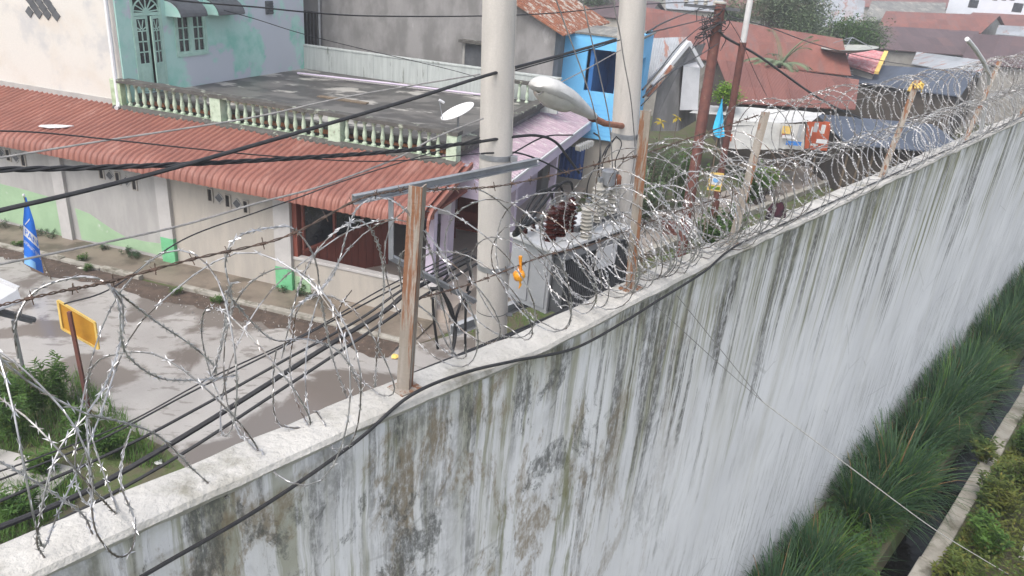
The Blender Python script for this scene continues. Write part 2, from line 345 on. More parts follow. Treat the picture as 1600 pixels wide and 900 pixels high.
zone = g.ramp(g.noise(.75, 5, .6, g.map((1,1,.7), (6,1,3))), .40, .56, .14, 1)
near = g.ramp(X, .5, -2.5)                                # the older end of the wall: broad brown and olive blotches
run_ = g.math('MULTIPLY', g.ramp(X, -.6, .6), g.ramp(X, 9, 5))
far_ = g.math('MULTIPLY', g.math('MAXIMUM', zone, g.math('MULTIPLY', run_, .78)), g.math('SUBTRACT', 1, g.math('MULTIPLY', near, .3)))
tan_ = streaks(3.6, .14, .44, .60, (0,3,0), .9, 5.4, 1.1, 1.4)
grn = streaks(6.2, .20, .475, .565, (5,1,2), .5, 3.4, 1.4, 1.1)
blk = streaks(6.4, .27, .485, .545, (11,7,4), .4, 3.2, 1.6, .9)
blk2 = g.math('MULTIPLY', g.ramp(g.noise(1, 9, .7, g.map((11,1,.5), (21,3,6))), .53, .59), g.ramp(g.noise(.6, 4, .6, g.map((1,1,1), (8,2,2))), .46, .58))
low = g.math('MULTIPLY', g.ramp(g.noise(1, 9, .75, g.map((12,1,.9), (7,2,9))), .49, .60), g.ramp(g.math('ADD', Z, g.math('MULTIPLY', g.noise(.9, 4, .6), 2.2)), 4.0, 3.0))
topg = g.math('MULTIPLY', g.ramp(depth, .55, .05), g.ramp(g.noise(1.6, 6, .65, g.map((1.6,1,1.2), (4,4,1))), .42, .6))
pat = g.math('MULTIPLY', near, g.ramp(g.noise(1, 9, .74, g.map((2.6,1,1.0), (3,8,1)), .4), .505, .585))
pat2 = g.math('MULTIPLY', near, g.ramp(g.noise(1, 9, .76, g.map((1.9,1,1.0), (13,2,5)), .5), .545, .60))
moss = g.math('MULTIPLY', near, g.ramp(g.noise(1, 7, .66, g.map((4.2,1,.38), (1,1,8))), .585, .66))
crack = g.nt.nodes.new('ShaderNodeTexVoronoi'); crack.feature = 'DISTANCE_TO_EDGE'; crack.inputs['Scale'].default_value = .55; g.put(crack.inputs['Vector'], g.map((1,0,1.0), (1.3,0,.4)))
crk = g.math('MULTIPLY', g.ramp(crack.outputs['Distance'], .006, .002), g.ramp(g.noise(.8, 4, .6, g.map((1,1,1), (9,9,9))), .5, .56))
g.co = co0
c = g.mix(g.math('MULTIPLY', g.math('MULTIPLY', tan_, far_), .34), base, (.44,.43,.37))
c = g.mix(g.math('MULTIPLY', topg, .55), c, (.30,.30,.20))
c = g.mix(g.math('MULTIPLY', g.math('MULTIPLY', grn, far_), .88), c, (.165,.165,.065))
c = g.mix(g.math('MULTIPLY', g.math('MULTIPLY', g.math('MULTIPLY', blk, grime), far_), .96), c, (.055,.053,.047))
c = g.mix(g.math('MULTIPLY', g.math('MULTIPLY', blk2, grime), .42), c, (.16,.16,.155))
c = g.mix(g.math('MULTIPLY', g.math('MULTIPLY', low, grime), .5), c, (.20,.195,.185))
c = g.mix(g.math('MULTIPLY', g.math('MULTIPLY', pat, grime), .82), c, (.215,.17,.11))
c = g.mix(g.math('MULTIPLY', g.math('MULTIPLY', pat2, grime), .85), c, (.085,.088,.085))
c = g.mix(g.math('MULTIPLY', moss, .75), c, (.16,.165,.065))
c = g.mix(g.math('MULTIPLY', crk, .25), c, (.12,.12,.115))
g.put(b.inputs['Base Color'], c); b.inputs['Roughness'].default_value = .85
h = g.math('ADD', g.math('MULTIPLY', g.noise(30, 5, .6, g.map((1,1,.6))), .5), g.math('MULTIPLY', g.noise(3, 4, .6, g.map((1,1,.4))), 1.2))
g.bump(b, h, .35, .015)
# water in the drain 
m, nt, b = nodes_of('drain_water'); g = N(nt)
g.put(b.inputs['Base Color'], g.mix(g.noise(2, 3), (.004,.004,.005), (.007,.007,.006))); b.inputs['Roughness'].default_value = .05
b.inputs['Specular IOR Level'].default_value = .22; g.bump(b, g.noise(9, 3, .5), .06, .01)

# ---------------------------------------------------------------- setting
prof = [(700,0),(40,0),(12,0),(6,0),(.1,0),(-1.12,-.02),(-1.2,-.85),(-1.53,-.85),(-1.56,-.02),(-3.5,0),(-30,0),(-500,0)]
mb = MB(); ts = [-400,-30,-5,5,20,60,900]
for t in ts:
    for (y, z) in prof: mb.v.append((t, y, z))
k = len(prof)
for i in range(len(ts)-1):
    for j in range(k-1): mb.f.append((i*k+j, (i+1)*k+j, (i+1)*k+j+1, i*k+j+1)[::-1])
gr = mb.build('ground', 'ground', loc=WF.o, rz=WF.rz); gr['kind'] = 'structure'
mb = MB().add([(-30,-1.6,-.42),(120,-1.6,-.42),(120,-1.1,-.42),(-30,-1.1,-.42)], [(0,1,2,3)])
o = mb.build('drain_water', 'drain_water', loc=WF.o, rz=WF.rz); o['kind'] = 'structure'
# drain kerb: cast lengths, uneven
o = thing('drain_kerb', 'weathered concrete edge along the narrow drain', 'kerb', WF); del o['label']; del o['category']; o['kind'] = 'structure'
for i in range(26):
    t = 1 + i*1.5; j = random.uniform(-.02,.02)
    MB().box(t, t+1.485, -1.80+j, -1.545+j, -.80, .05+random.uniform(-.015,.015)).build('kerb_stone', 'kerb', o, bevel=.02)
# road
road = [HF.w(-60,-1.32), HF.w(6.9,-1.32), WF.w(4.0,8.4), WF.w(5.2,8.2), WF.w(5.0,5.5), WF.w(5.4,.25), WF.w(-2.3,.25), WF.w(-1.5,5.5), onz(300,742), onz(258,700), onz(150,645), onz(60,590), onz(0,556), HF.w(-9,-6.2), HF.w(-60,-6.4)]
ctr = Vector((0,0,0))
mb = MB(); mb.add([p + Vector((0,0,.012)) for p in road], [tuple(range(len(road)))[::-1]])
o = mb.build('road', 'road'); o['kind'] = 'structure'
mb = MB(); mb.add([WF.w(3.9,8.42,.008), WF.w(80,8.55,.008), WF.w(80,10.4,.008), WF.w(14,10.4,.008), WF.w(11,11.5,.008), HF.w(6.7,8,.008), HF.w(6.7,-1.3,.008)], [tuple(range(7))])
mat('alley', (.30,.265,.235), (.24,.21,.185), rough=.55, scale=1.2, bump=.2, bscale=30, c3=(.15,.125,.105), s3=.9, lo3=.5, hi3=.6)
o = mb.build('alley', 'alley'); o['kind'] = 'structure'
# apron between kerb and house, soil strip on the road edge
o = MB().box(-30, 7.0, -1.1, .1, -.1, .06).build('house_apron', 'apron', loc=HF.o, rz=HF.rz); o['kind'] = 'structure'
mb = MB(); n = 160; up = []; dn = []
for i in range(n+1):
    x = -22 + 28.8*i/n; up.append((x, -1.22, .03)); dn.append((x, -1.75 - .38*nz(x*.7, 3) - .2*nz(x*2.7, 9) - (.12 if x > -4 else 0), .018))
    mb.v += [up[-1], (x, -1.45 - .1*nz(x*2), .06 + .03*nz(x*3, 5)), dn[-1]]
for i in range(n):
    for j in range(2): mb.f.append((i*3+j, (i)*3+j+1, (i+1)*3+j+1, (i+1)*3+j))
o = mb.build('soil_strip', 'soil', loc=HF.o, rz=HF.rz); o['kind'] = 'structure'
o = thing('house_kerb', 'x', 'kerb', HF); del o['label']; del o['category']; o['kind'] = 'structure'
for i in range(26):
    x = -24 + i*1.19
    if i in (20,): continue
    j = random.uniform(-.03,.03)
    MB().box(x, x+1.17, -1.25+j, -1.09+j, -.05, .10+random.uniform(-.02,.03)).build('kerb_stone', 'kerb', o, bevel=.015)
o = thing('alley_kerb', 'x', 'kerb', WF); del o['label']; del o['category']; o['kind'] = 'structure'
for i in range(30):
    x = 5.6 + i*1.6; j = random.uniform(-.02,.02)
    MB().box(x, x+1.585, 8.2+j, 8.42+j, -.05, .22+random.uniform(-.02,.02)).build('kerb_stone', 'kerb', o, bevel=.015)

# ---------------------------------------------------------------- perimeter wall
wall = thing('perimeter_wall', 'tall white plastered perimeter wall stained with black and green streaks', 'wall', WF)
xs = [-14 + .35*i for i in range(int(84/.35))]
def wtop(x): return WZ - .035 + .02*nz(x*.9, 4) + .012*nz(x*3, 8) - .05*math.exp(-((x+2.4)/.9)**2)
mb = MB()
for x in xs:
    y0 = .008*nz(x*1.3, 2)
    mb.v += [(x, y0-.003, -.3), (x, y0, 3.0), (x, y0, wtop(x)), (x, .19, wtop(x)), (x, .19, -.3)]
for i in range(len(xs)-1):
    for j in range(4): mb.f.append((i*5+j, (i+1)*5+j, (i+1)*5+j+1, i*5+j+1))
mb.build('wall_body', 'wall_plaster', wall)
mb = MB(); xs2 = [-14 + .12*i for i in range(int(84/.12))]
for x in xs2:
    z = wtop(x) + .035 + .006*nz(x*9, 3); a = -.028 + .012*nz(x*5, 1) + .008*nz(x*17, 6); c_ = .218 + .015*nz(x*4, 7)
    mb.v += [(x, a+.020, z-.065 + .018*nz(x*6, 12)), (x, a+.002, z-.035), (x, a+.014, z-.010), (x, a+.05, z+.003), (x, c_-.03, z+.006*nz(x*13,4)), (x, c_, z-.02), (x, c_, z-.08)]
for i in range(len(xs2)-1):
    for j in range(6): mb.f.append((i*7+j, (i+1)*7+j, (i+1)*7+j+1, i*7+j+1))
mb.build('coping', 'coping', wall, smooth=True)
def holes_wall(mb, x0, x1, y0, y1, z0, z1, holes):           # a wall slab in x-z with rectangular openings
    xs = sorted({x0, x1, *[h[0] for h in holes], *[h[1] for h in holes]}); zs = sorted({z0, z1, *[h[2] for h in holes], *[h[3] for h in holes]})
    for i in range(len(xs)-1):
        run = None
        for j in range(len(zs)-1):
            cx, cz = (xs[i]+xs[i+1])/2, (zs[j]+zs[j+1])/2
            solid = not any(h[0] < cx < h[1] and h[2] < cz < h[3] for h in holes)
            if solid:
                if run is None: run = zs[j]
            if run is not None and (not solid or j == len(zs)-2):
                mb.box(xs[i], xs[i+1], y0, y1, run, zs[j+1] if solid else zs[j]); run = None
    return mb

# ================================================================ long house with the red roof
H = thing('roadside_house', 'long single storey house with red metal tile roof and pale green dado', 'house', HF)
MB().box(-16, -.5, 0, .16, 0, 2.78).build('wall', 'plaster_grey', H)
MB().box(-.12, 2.85, .003, .16, 0, 2.78).build('wall', 'plaster_beige', H)
MB().box(-16, 3.2, .17, 4.0, 0, 2.7).build('house_core', 'plaster_grey', H)
for (a, b_) in ((-7.15,-6.8),(-3.78,-3.42),(-.5,-.12),(2.85,3.3)):
    p = MB().box(a, b_, -.10, .16, 0, 2.78).build('pillar', 'pillar_paint', H, bevel=.01)
    if a > -1: MB().box(a-.004, b_+.004, -.106, .1, .0, .72 if a < 0 else .62).build('painted_base', 'green_bright', p)
def px_poly(name, pts, y, m, th=.004):
    q = [HF.py(px, py, y) for px, py in pts]
    return MB().slab([(k.x, y, k.z) for k in q], (0, -th, 0)).build(name, m, H)
px_poly('painted_dado', [(-60,276),(0,287),(40,297),(92,312),(108,372),(60,358),(0,342),(-60,330)], -.001, 'green_paint')
px_poly('painted_dado', [(117,325),(140,334),(160,348),(178,360),(196,370),(225,377),(262,382),(272,404),(200,387),(128,374)], -.001, 'green_paint')
# ventilation blocks: slot, diamond, slot, diamond, slot
def vents(x0, z0, step=.255, dz=-.03):
    for i in range(5):
        cx, cz = x0 + i*step*.98, z0 + i*dz
        if i % 2 == 0:
            f = MB(); f.box(cx-.085, cx-.06, -.028, .0, cz-.17, cz+.17); f.box(cx+.06, cx+.085, -.028, .0, cz-.17, cz+.17)
            f.box(cx-.06, cx+.06, -.028, 0, cz+.145, cz+.17); f.box(cx-.06, cx+.06, -.028, 0, cz-.17, cz-.145)
            f = f.build('vent_block', 'plaster_beige', H); MB().box(cx-.06, cx+.02, -.006, .0, cz-.145, cz+.145).build('vent_shade_plate', 'dark_inside', f)  # flat dark plate painted as the shade inside the slot
        else:
            r = .145; mb = MB()
            o4 = [(cx-r,cz),(cx,cz-r),(cx+r,cz),(cx,cz+r)]; i4 = [(cx-r*.8,cz),(cx,cz-r*.8),(cx+r*.8,cz),(cx,cz+r*.8)]
            for k in range(4):
                a, b_, c, d = o4[k], o4[(k+1)%4], i4[(k+1)%4], i4[k]
                mb.hexa([(a[0],-.02,a[1]),(b_[0],-.02,b_[1]),(c[0],-.02,c[1]),(d[0],-.02,d[1])], [(a[0],.0,a[1]),(b_[0],.0,b_[1]),(c[0],.0,c[1]),(d[0],.0,d[1])])
            f = mb.build('vent_block', 'plaster_grey', H)
            MB().slab([(p[0],-.001,p[1]) for p in i4], (0,-.004,0)).build('vent_shade_plate', 'trafo_dark', f)  # flat dark diamond painted as the shade of the recess
vents(-2.2, 2.08); vents(1.05, 2.06); vents(-5.75, 2.12)
# porch: low wall, floor, brown wooden partition with window, dark room behind
MB().box(3.3, 7.0, 0, .13, 0, .86).build('porch_wall', 'plaster_beige', H)
MB().box(3.3, 7.02, -.03, .16, .86, .93).build('porch_ledge', 'pillar_paint', H, bevel=.008)
MB().box(3.32, 3.75, -.012, 0, .02, .42).build('painted_base', 'green_paint', H)
MB().box(3.3, 7.3, .14, 8.8, .0, .28).build('porch_floor', 'tile_floor', H)
MB().box(3.22, 3.42, .0, 3.6, .93, 2.75).build('partition_core', 'brown_panel', H)
qb = HF.pz(606,412,.28); PL = math.hypot(qb.x-3.45, qb.y-.15); pa = math.atan2(qb.y-.15, qb.x-3.45)
def pv(x, y, z): return (3.45 + x*math.cos(pa) - y*math.sin(pa), .15 + x*math.sin(pa) + y*math.cos(pa), z)
def sillz(x): return 1.04 + (x/PL)*.52
for k in range(11):                                         # brown boarding of the slanting partition
    a0, a1 = PL*k/11 + .006, PL*(k+1)/11 - .006; j = .008*(k % 2)
    MB().hexa([pv(a0,-.02-j,.28),pv(a1,-.02-j,.28),pv(a1,.03,.28),pv(a0,.03,.28)], [pv(a0,-.02-j,sillz(a0)),pv(a1,-.02-j,sillz(a1)),pv(a1,.03,sillz(a1)),pv(a0,.03,sillz(a0))]).build('board', 'brown_panel', H)
wf = MB(); wf.bar(pv(0,-.03,1.05), pv(PL,-.03,1.57), .09, .06)
for x in (.04, PL*.36, PL*.68, PL-.04): wf.bar(pv(x,-.02,sillz(x)), pv(x,-.02,2.66), .07, .06)
wf = wf.build('window', 'brown_panel', H)
for x0_, x1_ in ((.08,PL*.34),(PL*.38,PL*.66),(PL*.70,PL-.08)): MB().slab([pv(x0_,.0,sillz(x0_)+.03),pv(x1_,.0,sillz(x1_)+.03),pv(x1_,.0,2.64),pv(x0_,.0,2.64)], Vector(pv(0,.012,0))-Vector(pv(0,0,0))).build('pane', 'dark_glass', wf)
MB().box(3.42, 7.0, .16, 1.7, 2.72, 2.78).build('porch_ceiling', 'brown_panel', H)
for (x, y) in ((6.75,.25),): MB().box(x-.09, x+.09, y-.09, y+.09, .28, 2.72).build('porch_post', 'lilac', H)
# porch bench, a simple one
bench = thing('porch_bench', 'dark brown wooden bench on the tiled porch under the red roof', 'bench', loc=HF.w(6.1, 4.6, .28)); bench.rotation_euler.z = HF.rz
MB().box(-.65,.65,-.2,.2,.42,.47).build('seat', 'brown_panel', bench)
for sx in (-.58,.58):
    for sy in (-.15,.15): MB().box(sx-.03,sx+.03,sy-.03,sy+.03,0,.42).build('leg', 'brown_panel', bench)
MB().box(-.65,.65,.17,.2,.6,.85).build('backrest', 'brown_panel', bench)
for sx in (-.58,.58): MB().box(sx-.025,sx+.025,.17,.2,.47,.6).build('back_post', 'brown_panel', bench)
# roof of pressed sheets, one rib each, rolled down at the eave
roof = MB().add([(-16,1.80,3.29),(7.02,1.80,3.29),(7.02,-.3,2.80),(-16,-.3,2.80)], [(0,1,2,3)]).build('roof', 'red_roof', H)
sl_ = [(1.82,3.36)] + [(1.82 - 2.16*i/7, 3.36 - .50*i/7) for i in range(1,8)] + [(-.46,2.815),(-.56,2.745),(-.62,2.65),(-.635,2.52)]
PW = .172; cs = [(0,0),(.022,.030),(.05,.040),(.078,.030),(.10,0),(PW,0)]
mb = MB(); nc = len(cs)
for i, (y, z) in enumerate(sl_):
    a = sl_[max(i-1,0)]; b_ = sl_[min(i+1,len(sl_)-1)]; nv = Vector((0, -(b_[1]-a[1]), b_[0]-a[0])); nv = -nv.normalized() if nv.z > 0 else nv.normalized()
    nv = Vector((0, (b_[1]-a[1]), -(b_[0]-a[0]))).normalized()
    step = .008*((i % 2))
    for (x, hh) in cs: mb.v.append((x, y + nv.y*(hh+step), z + nv.z*(hh+step)))
for i in range(len(sl_)-1):
    for j in range(nc-1): mb.f.append((i*nc+j, (i+1)*nc+j, (i+1)*nc+j+1, i*nc+j+1))
strip = mb.mesh('roof_sheet', True); strip.materials.append(M['red_roof'])
nst = int(23.0/PW)
for i in range(nst): link_part('roof_sheet', strip, roof, (-16 + i*PW, 0, 0), (0, random.uniform(-.002,.002), 0))
MB().box(-16, 7.0, -.30, -.24, 2.62, 2.76).build('eave_board', 'brown_panel', roof)
pt_ = MB(); pts__ = [HF.py(px,py,.75) for px, py in ((104,210),(118,206),(140,205),(133,212),(120,216),(104,214))]
pt_.slab([(q.x, .6+.3*(i%3 == 0)*0 + (q.z-3.1)*1.2, 3.13+(q.z-3.1)*.28) for i, q in enumerate(pts__)], (0,-.01,.02)).build('cement_patch', 'white', roof)
vg = MB()
for i in range(len(sl_)-1):
    (y0,z0),(y1,z1) = sl_[i], sl_[i+1]
    vg.add([(7.0,y0,z0+.05),(7.0,y1,z1+.05),(7.0,y1,z1-.07),(7.0,y0,z0-.07),(7.06,y0,z0+.05),(7.06,y1,z1+.05),(7.06,y1,z1-.07),(7.06,y0,z0-.07)], [(0,1,2,3),(4,7,6,5),(0,4,5,1),(3,2,6,7)])
vg.build('verge_trim', 'red_roof', roof)

# ================================================================ two storey house: white front, teal side, terrace
TH = thing('terrace_house', 'two storey house, white front and peeling teal side wall, above a walled roof terrace', 'house', HF)
MB().slab([(-16,1.83,3.2),(-2.97,1.83,3.2),(-2.37,9.4,3.2),(-16,9.4,3.2)], (0,0,5.2)).build('front_wall', 'white_plaster', TH)
MB().box(-16,-3.0,1.79,1.86,3.22,3.5).build('plinth', 'plaster_grey', TH)
ta = math.atan2(7.65,.6)
TF = Fr(HF.w(-2.965,1.83,0), HF.rz + ta)
def tloc(x, y, z=0): return HF.l(TF.w(x, y, z))
tw = MB(); holes = [(.50,1.42,3.66,6.10),(1.93,3.03,4.55,5.66)]
holes_wall(tw, 0, 7.68, -.05, -.004, 3.45, 8.4, holes)
tw.v = [tuple(tloc(*p)) for p in tw.v]; tw.build('side_wall', 'teal', TH)
sub = bpy.data.objects.new('side_openings', None)
def tpart(mb, name, m, parent=TH, **kw): mb.v = [tuple(tloc(*p)) for p in mb.v]; return mb.build(name, m, parent, **kw)
# door with fanlight
door = tpart(MB().box(.50,1.42,-.012,-.006,3.66,6.10), 'door', 'dark_inside')
fr_ = MB().box(.46,.53,-.075,-.008,3.66,6.12).box(1.39,1.46,-.075,-.008,3.66,6.12).box(.53,1.39,-.07,-.008,5.64,5.72).box(.53,1.39,-.07,-.008,6.07,6.12)
tpart(fr_, 'frame', 'teal_frame', door)
fan = MB()
for k in range(7):
    a = R(8 + k*164/6); fan.bar((.96+.07*math.cos(a), -.045, 5.73+.06*math.sin(a)), (.96+.42*math.cos(a), -.045, 5.73+.33*math.sin(a)), .03, .022, (0,1,0))
fan.tube([(.96+.42*math.cos(R(a)), -.045, 5.73+.34*math.sin(R(a))) for a in range(0,181,12)], .022, 6)
fan.lathe([(.0,-.02),(.09,-.02),(.09,.02),(0,.02)], 12, (.96,-.045,5.73), (0,1,0))
tpart(fan, 'fanlight_bars', 'teal_frame', door)
def leaf(x0, x1, y0, y1):                                   # a door leaf between two plan points (hinge, free edge)
    d = Vector((x1-x0, y1-y0, 0)); L_ = d.length; d.normalize(); nn = Vector((-d.y, d.x, 0))
    def P(s, t, z): q = Vector((x0,y0,0)) + d*s + nn*t; return (q.x, q.y, z)
    def bx(mb, a, b_, t0, t1, z0, z1): mb.hexa([P(a,t0,z0),P(b_,t0,z0),P(b_,t1,z0),P(a,t1,z0)], [P(a,t0,z1),P(b_,t0,z1),P(b_,t1,z1),P(a,t1,z1)])
    mb = MB(); bx(mb,0,L_,-.02,.02,3.68,4.42); bx(mb,0,.07,-.02,.02,4.42,5.63); bx(mb,L_-.07,L_,-.02,.02,4.42,5.63); bx(mb,.07,L_-.07,-.02,.02,5.56,5.63)
    for k in range(3): bx(mb,.07,L_-.07,-.018,.018,4.70+k*.27,4.73+k*.27)
    bx(mb,L_/2-.015,L_/2+.015,-.018,.018,4.42,5.25)
    for k in range(4):
        a = R(20 + k*46.7); c = Vector((L_/2, 5.27)); q0 = c + Vector((.03*math.cos(a), .03*math.sin(a))); q1 = c + Vector((.2*math.cos(a), .29*math.sin(a)))
        mb.bar(P(q0.x,0,q0.y), P(q1.x,0,q1.y), .03, .022, nn)
    for sg in (-1,1): bx(mb, L_/2-.16, L_/2+.16, sg*.03-.004, sg*.03+.004, 3.82, 4.30)
    o = tpart(mb, 'door_leaf', 'teal_frame', door)
    g_ = MB(); bx(g_, .07, L_-.07, -.004, .004, 4.42, 5.56); tpart(g_, 'pane', 'dark_glass', o)
leaf(.53,.97,-.045,-.045); leaf(1.39,.985,-.05,-.16)
# window: two casements of six panes
win = tpart(MB().box(1.93,3.03,-.014,-.006,4.55,5.66), 'window', 'dark_inside')
wfm = MB().box(1.88,1.95,-.08,-.008,4.5,5.71).box(3.01,3.08,-.08,-.008,4.5,5.71).box(1.95,3.01,-.08,-.008,5.64,5.71).box(1.95,3.01,-.085,-.008,4.48,4.56).box(2.44,2.52,-.075,-.008,4.56,5.64)
for x0 in (1.95,2.52):
    wfm.box(x0,x0+.06,-.065,-.01,4.56,5.64).box(x0+.43,x0+.49,-.065,-.01,4.56,5.64).box(x0+.06,x0+.43,-.065,-.01,4.56,4.62).box(x0+.06,x0+.43,-.065,-.01,5.58,5.64).box(x0+.23,x0+.26,-.06,-.01,4.62,5.58)
    for k in (1,2): wfm.box(x0+.06,x0+.43,-.058,-.01,4.62+k*.32-.014,4.62+k*.32+.014)
tpart(wfm, 'frame', 'teal_frame', win)
for x0 in (1.95,2.52):
    for i in range(2):
        for k in range(3): tpart(MB().box(x0+.065+i*.2,x0+.225+i*.2,-.03,-.024,4.635+k*.32,4.925+k*.32), 'pane', 'dark_glass', win)
for (x0, x1, dp) in ((1.62,2.62,.55),(3.05,4.15,.55)):      # curved sheet awnings
    mb = MB(); n = 8
    for i in range(n+1):
        a = R(88*i/n)
        for x in (x0, x1): mb.v += [(x, -.05 - dp*math.sin(a), 5.62 + .42*math.cos(a)), (x, -.05 - (dp-.02)*math.sin(a), 5.60 + .40*math.cos(a))]
    for i in range(n): 
        b0 = i*4; mb.f += [(b0,b0+4,b0+6,b0+2),(b0+1,b0+3,b0+7,b0+5),(b0,b0+1,b0+5,b0+4),(b0+2,b0+6,b0+7,b0+3)]
    tpart(mb, 'awning', 'trafo_dark')
    for x in (x0, x1-.012): tpart(MB().slab([(x,-.05,5.6)] + [(x, -.05-(dp-.01)*math.sin(R(88*i/n)), 5.6+.40*math.cos(R(88*i/n))) for i in range(n+1)], (.012,0,0)), 'awning_side', 'teal')
lv = MB().box(5.72,6.05,-.10,-.05,5.5,5.9)
for k in range(4): lv.box(5.74,6.03,-.13,-.10,5.53+k*.095,5.57+k*.095)
tpart(lv, 'louvre', 'trafo_dark')
# diamond lattice on the white front, drain pipe on the corner
for (a, b_) in ((0,0),(1,0),(2,0),(.5,-1),(1.5,-1),(2.5,-1),(1,-2),(0,-2),(2,-2),(3,-2),(.5,1),(1.5,1)):
    cx, cz, r = -5.72 + a*.30 + b_*.04, 5.78 + b_*.15, .14
    d4 = MB().slab([(cx-r,1.828,cz),(cx,1.828,cz-r*1.05),(cx+r,1.828,cz),(cx,1.828,cz+r*1.05)], (0,-.02,0)).build('lattice_block', 'trafo_dark', TH)
MB().tube([(-3.05,1.70,8.2),(-3.06,1.68,3.5),(-3.0,1.60,3.38),(-2.98,1.5,3.36)], .055, 10).build('drain_pipe', 'white', TH, smooth=True)
# terrace deck and the brick edge under it
mat('deck', (.135,.128,.118), (.065,.062,.058), rough=.45, scale=.55, lo=.44, hi=.52, bump=.3, bscale=25, c3=(.34,.325,.295), s3=.62, lo3=.545, hi3=.60, stretch=(1,1.6,1))
MB().slab([(-2.9,2.35,3.28),(6.45,2.35,3.28),(6.45,9.38,3.28),(-2.35,9.38,3.28)], (0,0,.34)).build('deck', 'deck', TH)
dp_ = MB()
for i in range(48):
    x = -2.8 + i*.19; h_ = random.uniform(.06,.11); dp_.hexa([(x,2.22,3.40),(x+.18,2.22,3.40),(x+.18,2.36,3.40),(x,2.36,3.40)], [(x,2.22+random.uniform(0,.05),3.40+h_),(x+.18,2.24,3.40+h_),(x+.18,2.36,3.40+h_),(x,2.36,3.40+h_)])
dp_.build('brick_edge', 'brick', TH)
MB().box(-2.9,6.4,2.18,2.36,3.52,3.665).build('deck_lip', 'rail_black', TH, bevel=.02)
MB().box(6.30,6.62,2.36,9.3,3.50,3.70).build('deck_lip', 'rail_black', TH, bevel=.02)
MB().box(-16,6.55,1.62,2.34,3.05,3.30).build('edge_beam', 'rail_black', TH)
for (a, b_, y0, y1) in ((-.6,1.6,3.0,3.25),(.8,2.4,5.2,5.4)):
    MB().box(a,b_,y0,y1,3.625,3.66).build('loose_board', 'old_wood', TH)
MB().tube([(-1.8,8.2,3.66),(1.5,8.6,3.68),(4.6,8.9,3.68)], .035, 6).build('roof_pipe', 'lilac', TH)
MB().tube([(-1.6,8.0,3.66),(1.8,8.35,3.67),(4.4,8.6,3.67)], .03, 6).build('roof_pipe', 'grey_cable', TH)
# ragged mortar where the red sheets meet the terrace
mb = MB(); n = 120
for i in range(n+1):
    x = -3.2 + 9.9*i/n; e = 1.60 - .16*abs(nz(x*3.1,4)) - .10*abs(nz(x*9,1)); mb.v += [(x,1.72,3.42),(x,1.66,3.41+.03*nz(x*7,2)),(x,e,3.375-(1.72-e)*.16),(x,e-.01,3.30)]
for i in range(n):
    for j in range(3): mb.f.append((i*4+j,i*4+j+1,(i+1)*4+j+1,(i+1)*4+j))
mb.build('mortar_edge', 'rail_black', TH)
# balustrade
bal = MB().box(-3.0,6.6,1.68,1.92,3.30,3.40).build('balustrade', 'moss_green', TH, bevel=.01)
mb = MB(); n = 70
for i in range(n+1):
    x = -3.05 + 9.75*i/n; dz = .02*nz(x*2,3); mb.v += [(x,1.64,4.0+dz*.4),(x,1.96,4.0+dz*.4),(x,1.95+.02*nz(x*4),4.085+dz),(x,1.65+.02*nz(x*5,2),4.085+dz)]
for i in range(n):
    for j in range(4): mb.f.append((i*4+j,(i+1)*4+j,(i+1)*4+(j+1)%4,i*4+(j+1)%4))
mb.f += [(0,1,2,3), (n*4+3,n*4+2,n*4+1,n*4)]
mb.build('hand_rail', 'rail_black', bal)

MB().box(4.6,6.27,8.82,9.05,4.18,4.28).build('hand_rail', 'rail_black', bal, bevel=.015)
bp = [(.062,0),(.062,.06),(.036,.08),(.036,.11),(.052,.17),(.058,.23),(.046,.32),(.032,.43),(.038,.47),(.03,.49),(.058,.53),(.058,.60)]
bm_ = MB().lathe(bp, 10).mesh('baluster', True); bm_.materials.append(M['baluster'])
posts = [(-3.25,-2.92),(-.12,.2),(3.3,3.63),(6.42,6.68)]
for (a, b_) in posts: MB().box(a,b_,1.655,1.945,3.30,4.0 if a > -3 else 4.07).build('baluster_post', 'baluster' if a > -3 else 'moss_green', bal, bevel=.01)
for i in range(39):
    x = -2.78 + i*.2415
    if any(a-.07 < x < b_+.07 for a, b_ in posts): continue
    link_part('baluster', bm_, bal, (x,1.8,3.40), (0,0,random.uniform(0,3)))

for i in range(6): link_part('baluster', bm_, bal, (4.75+i*.27,8.93,3.6))

# satellite dish on the terrace
dish = thing('satellite_dish', 'white offset satellite dish on the roof terrace beside the green balusters', 'satellite dish', loc=HF.w(6.15,3.0,3.62))
ax = Vector((-.42,-.18,.89)).normalized()
mb = MB(); n = 28; prof_ = [(0,0),(.12,.006),(.24,.025),(.34,.05),(.40,.072)]
vs = []
for off in (0,-.012):
    for r_, z_ in prof_:
        for k in range(n):
            a = 2*math.pi*k/n; vs.append(Vector((r_*math.cos(a)*1.0, r_*math.sin(a)*1.12, z_+off)))
Mq = ax.to_track_quat('Z','Y').to_matrix(); dc = Vector((0,0,.62))
fs = []
mp = len(prof_)
for s_ in range(2):
    for i in range(mp-1):
        for k in range(n):
            q = (s_*mp*n+i*n+k, s_*mp*n+i*n+(k+1)%n, s_*mp*n+(i+1)*n+(k+1)%n, s_*mp*n+(i+1)*n+k); fs.append(q if s_ == 0 else q[::-1])
for k in range(n): fs.append(((mp-1)*n+k, (mp-1)*n+(k+1)%n, (2*mp-1)*n+(k+1)%n, (2*mp-1)*n+k))
mb.add([Mq @ p + dc for p in vs], fs); mb.build('reflector', 'dish_white', dish, smooth=True)
MB().tube([(0,0,0),(0,0,.45),dc - ax*.02], .024, 8).build('mast', 'galv', dish)
MB().tube([dc + Mq @ Vector((0,-.42,.06)), dc + ax*.52 + Mq @ Vector((0,-.30,0))], .012, 6).build('feed_arm', 'galv', dish)
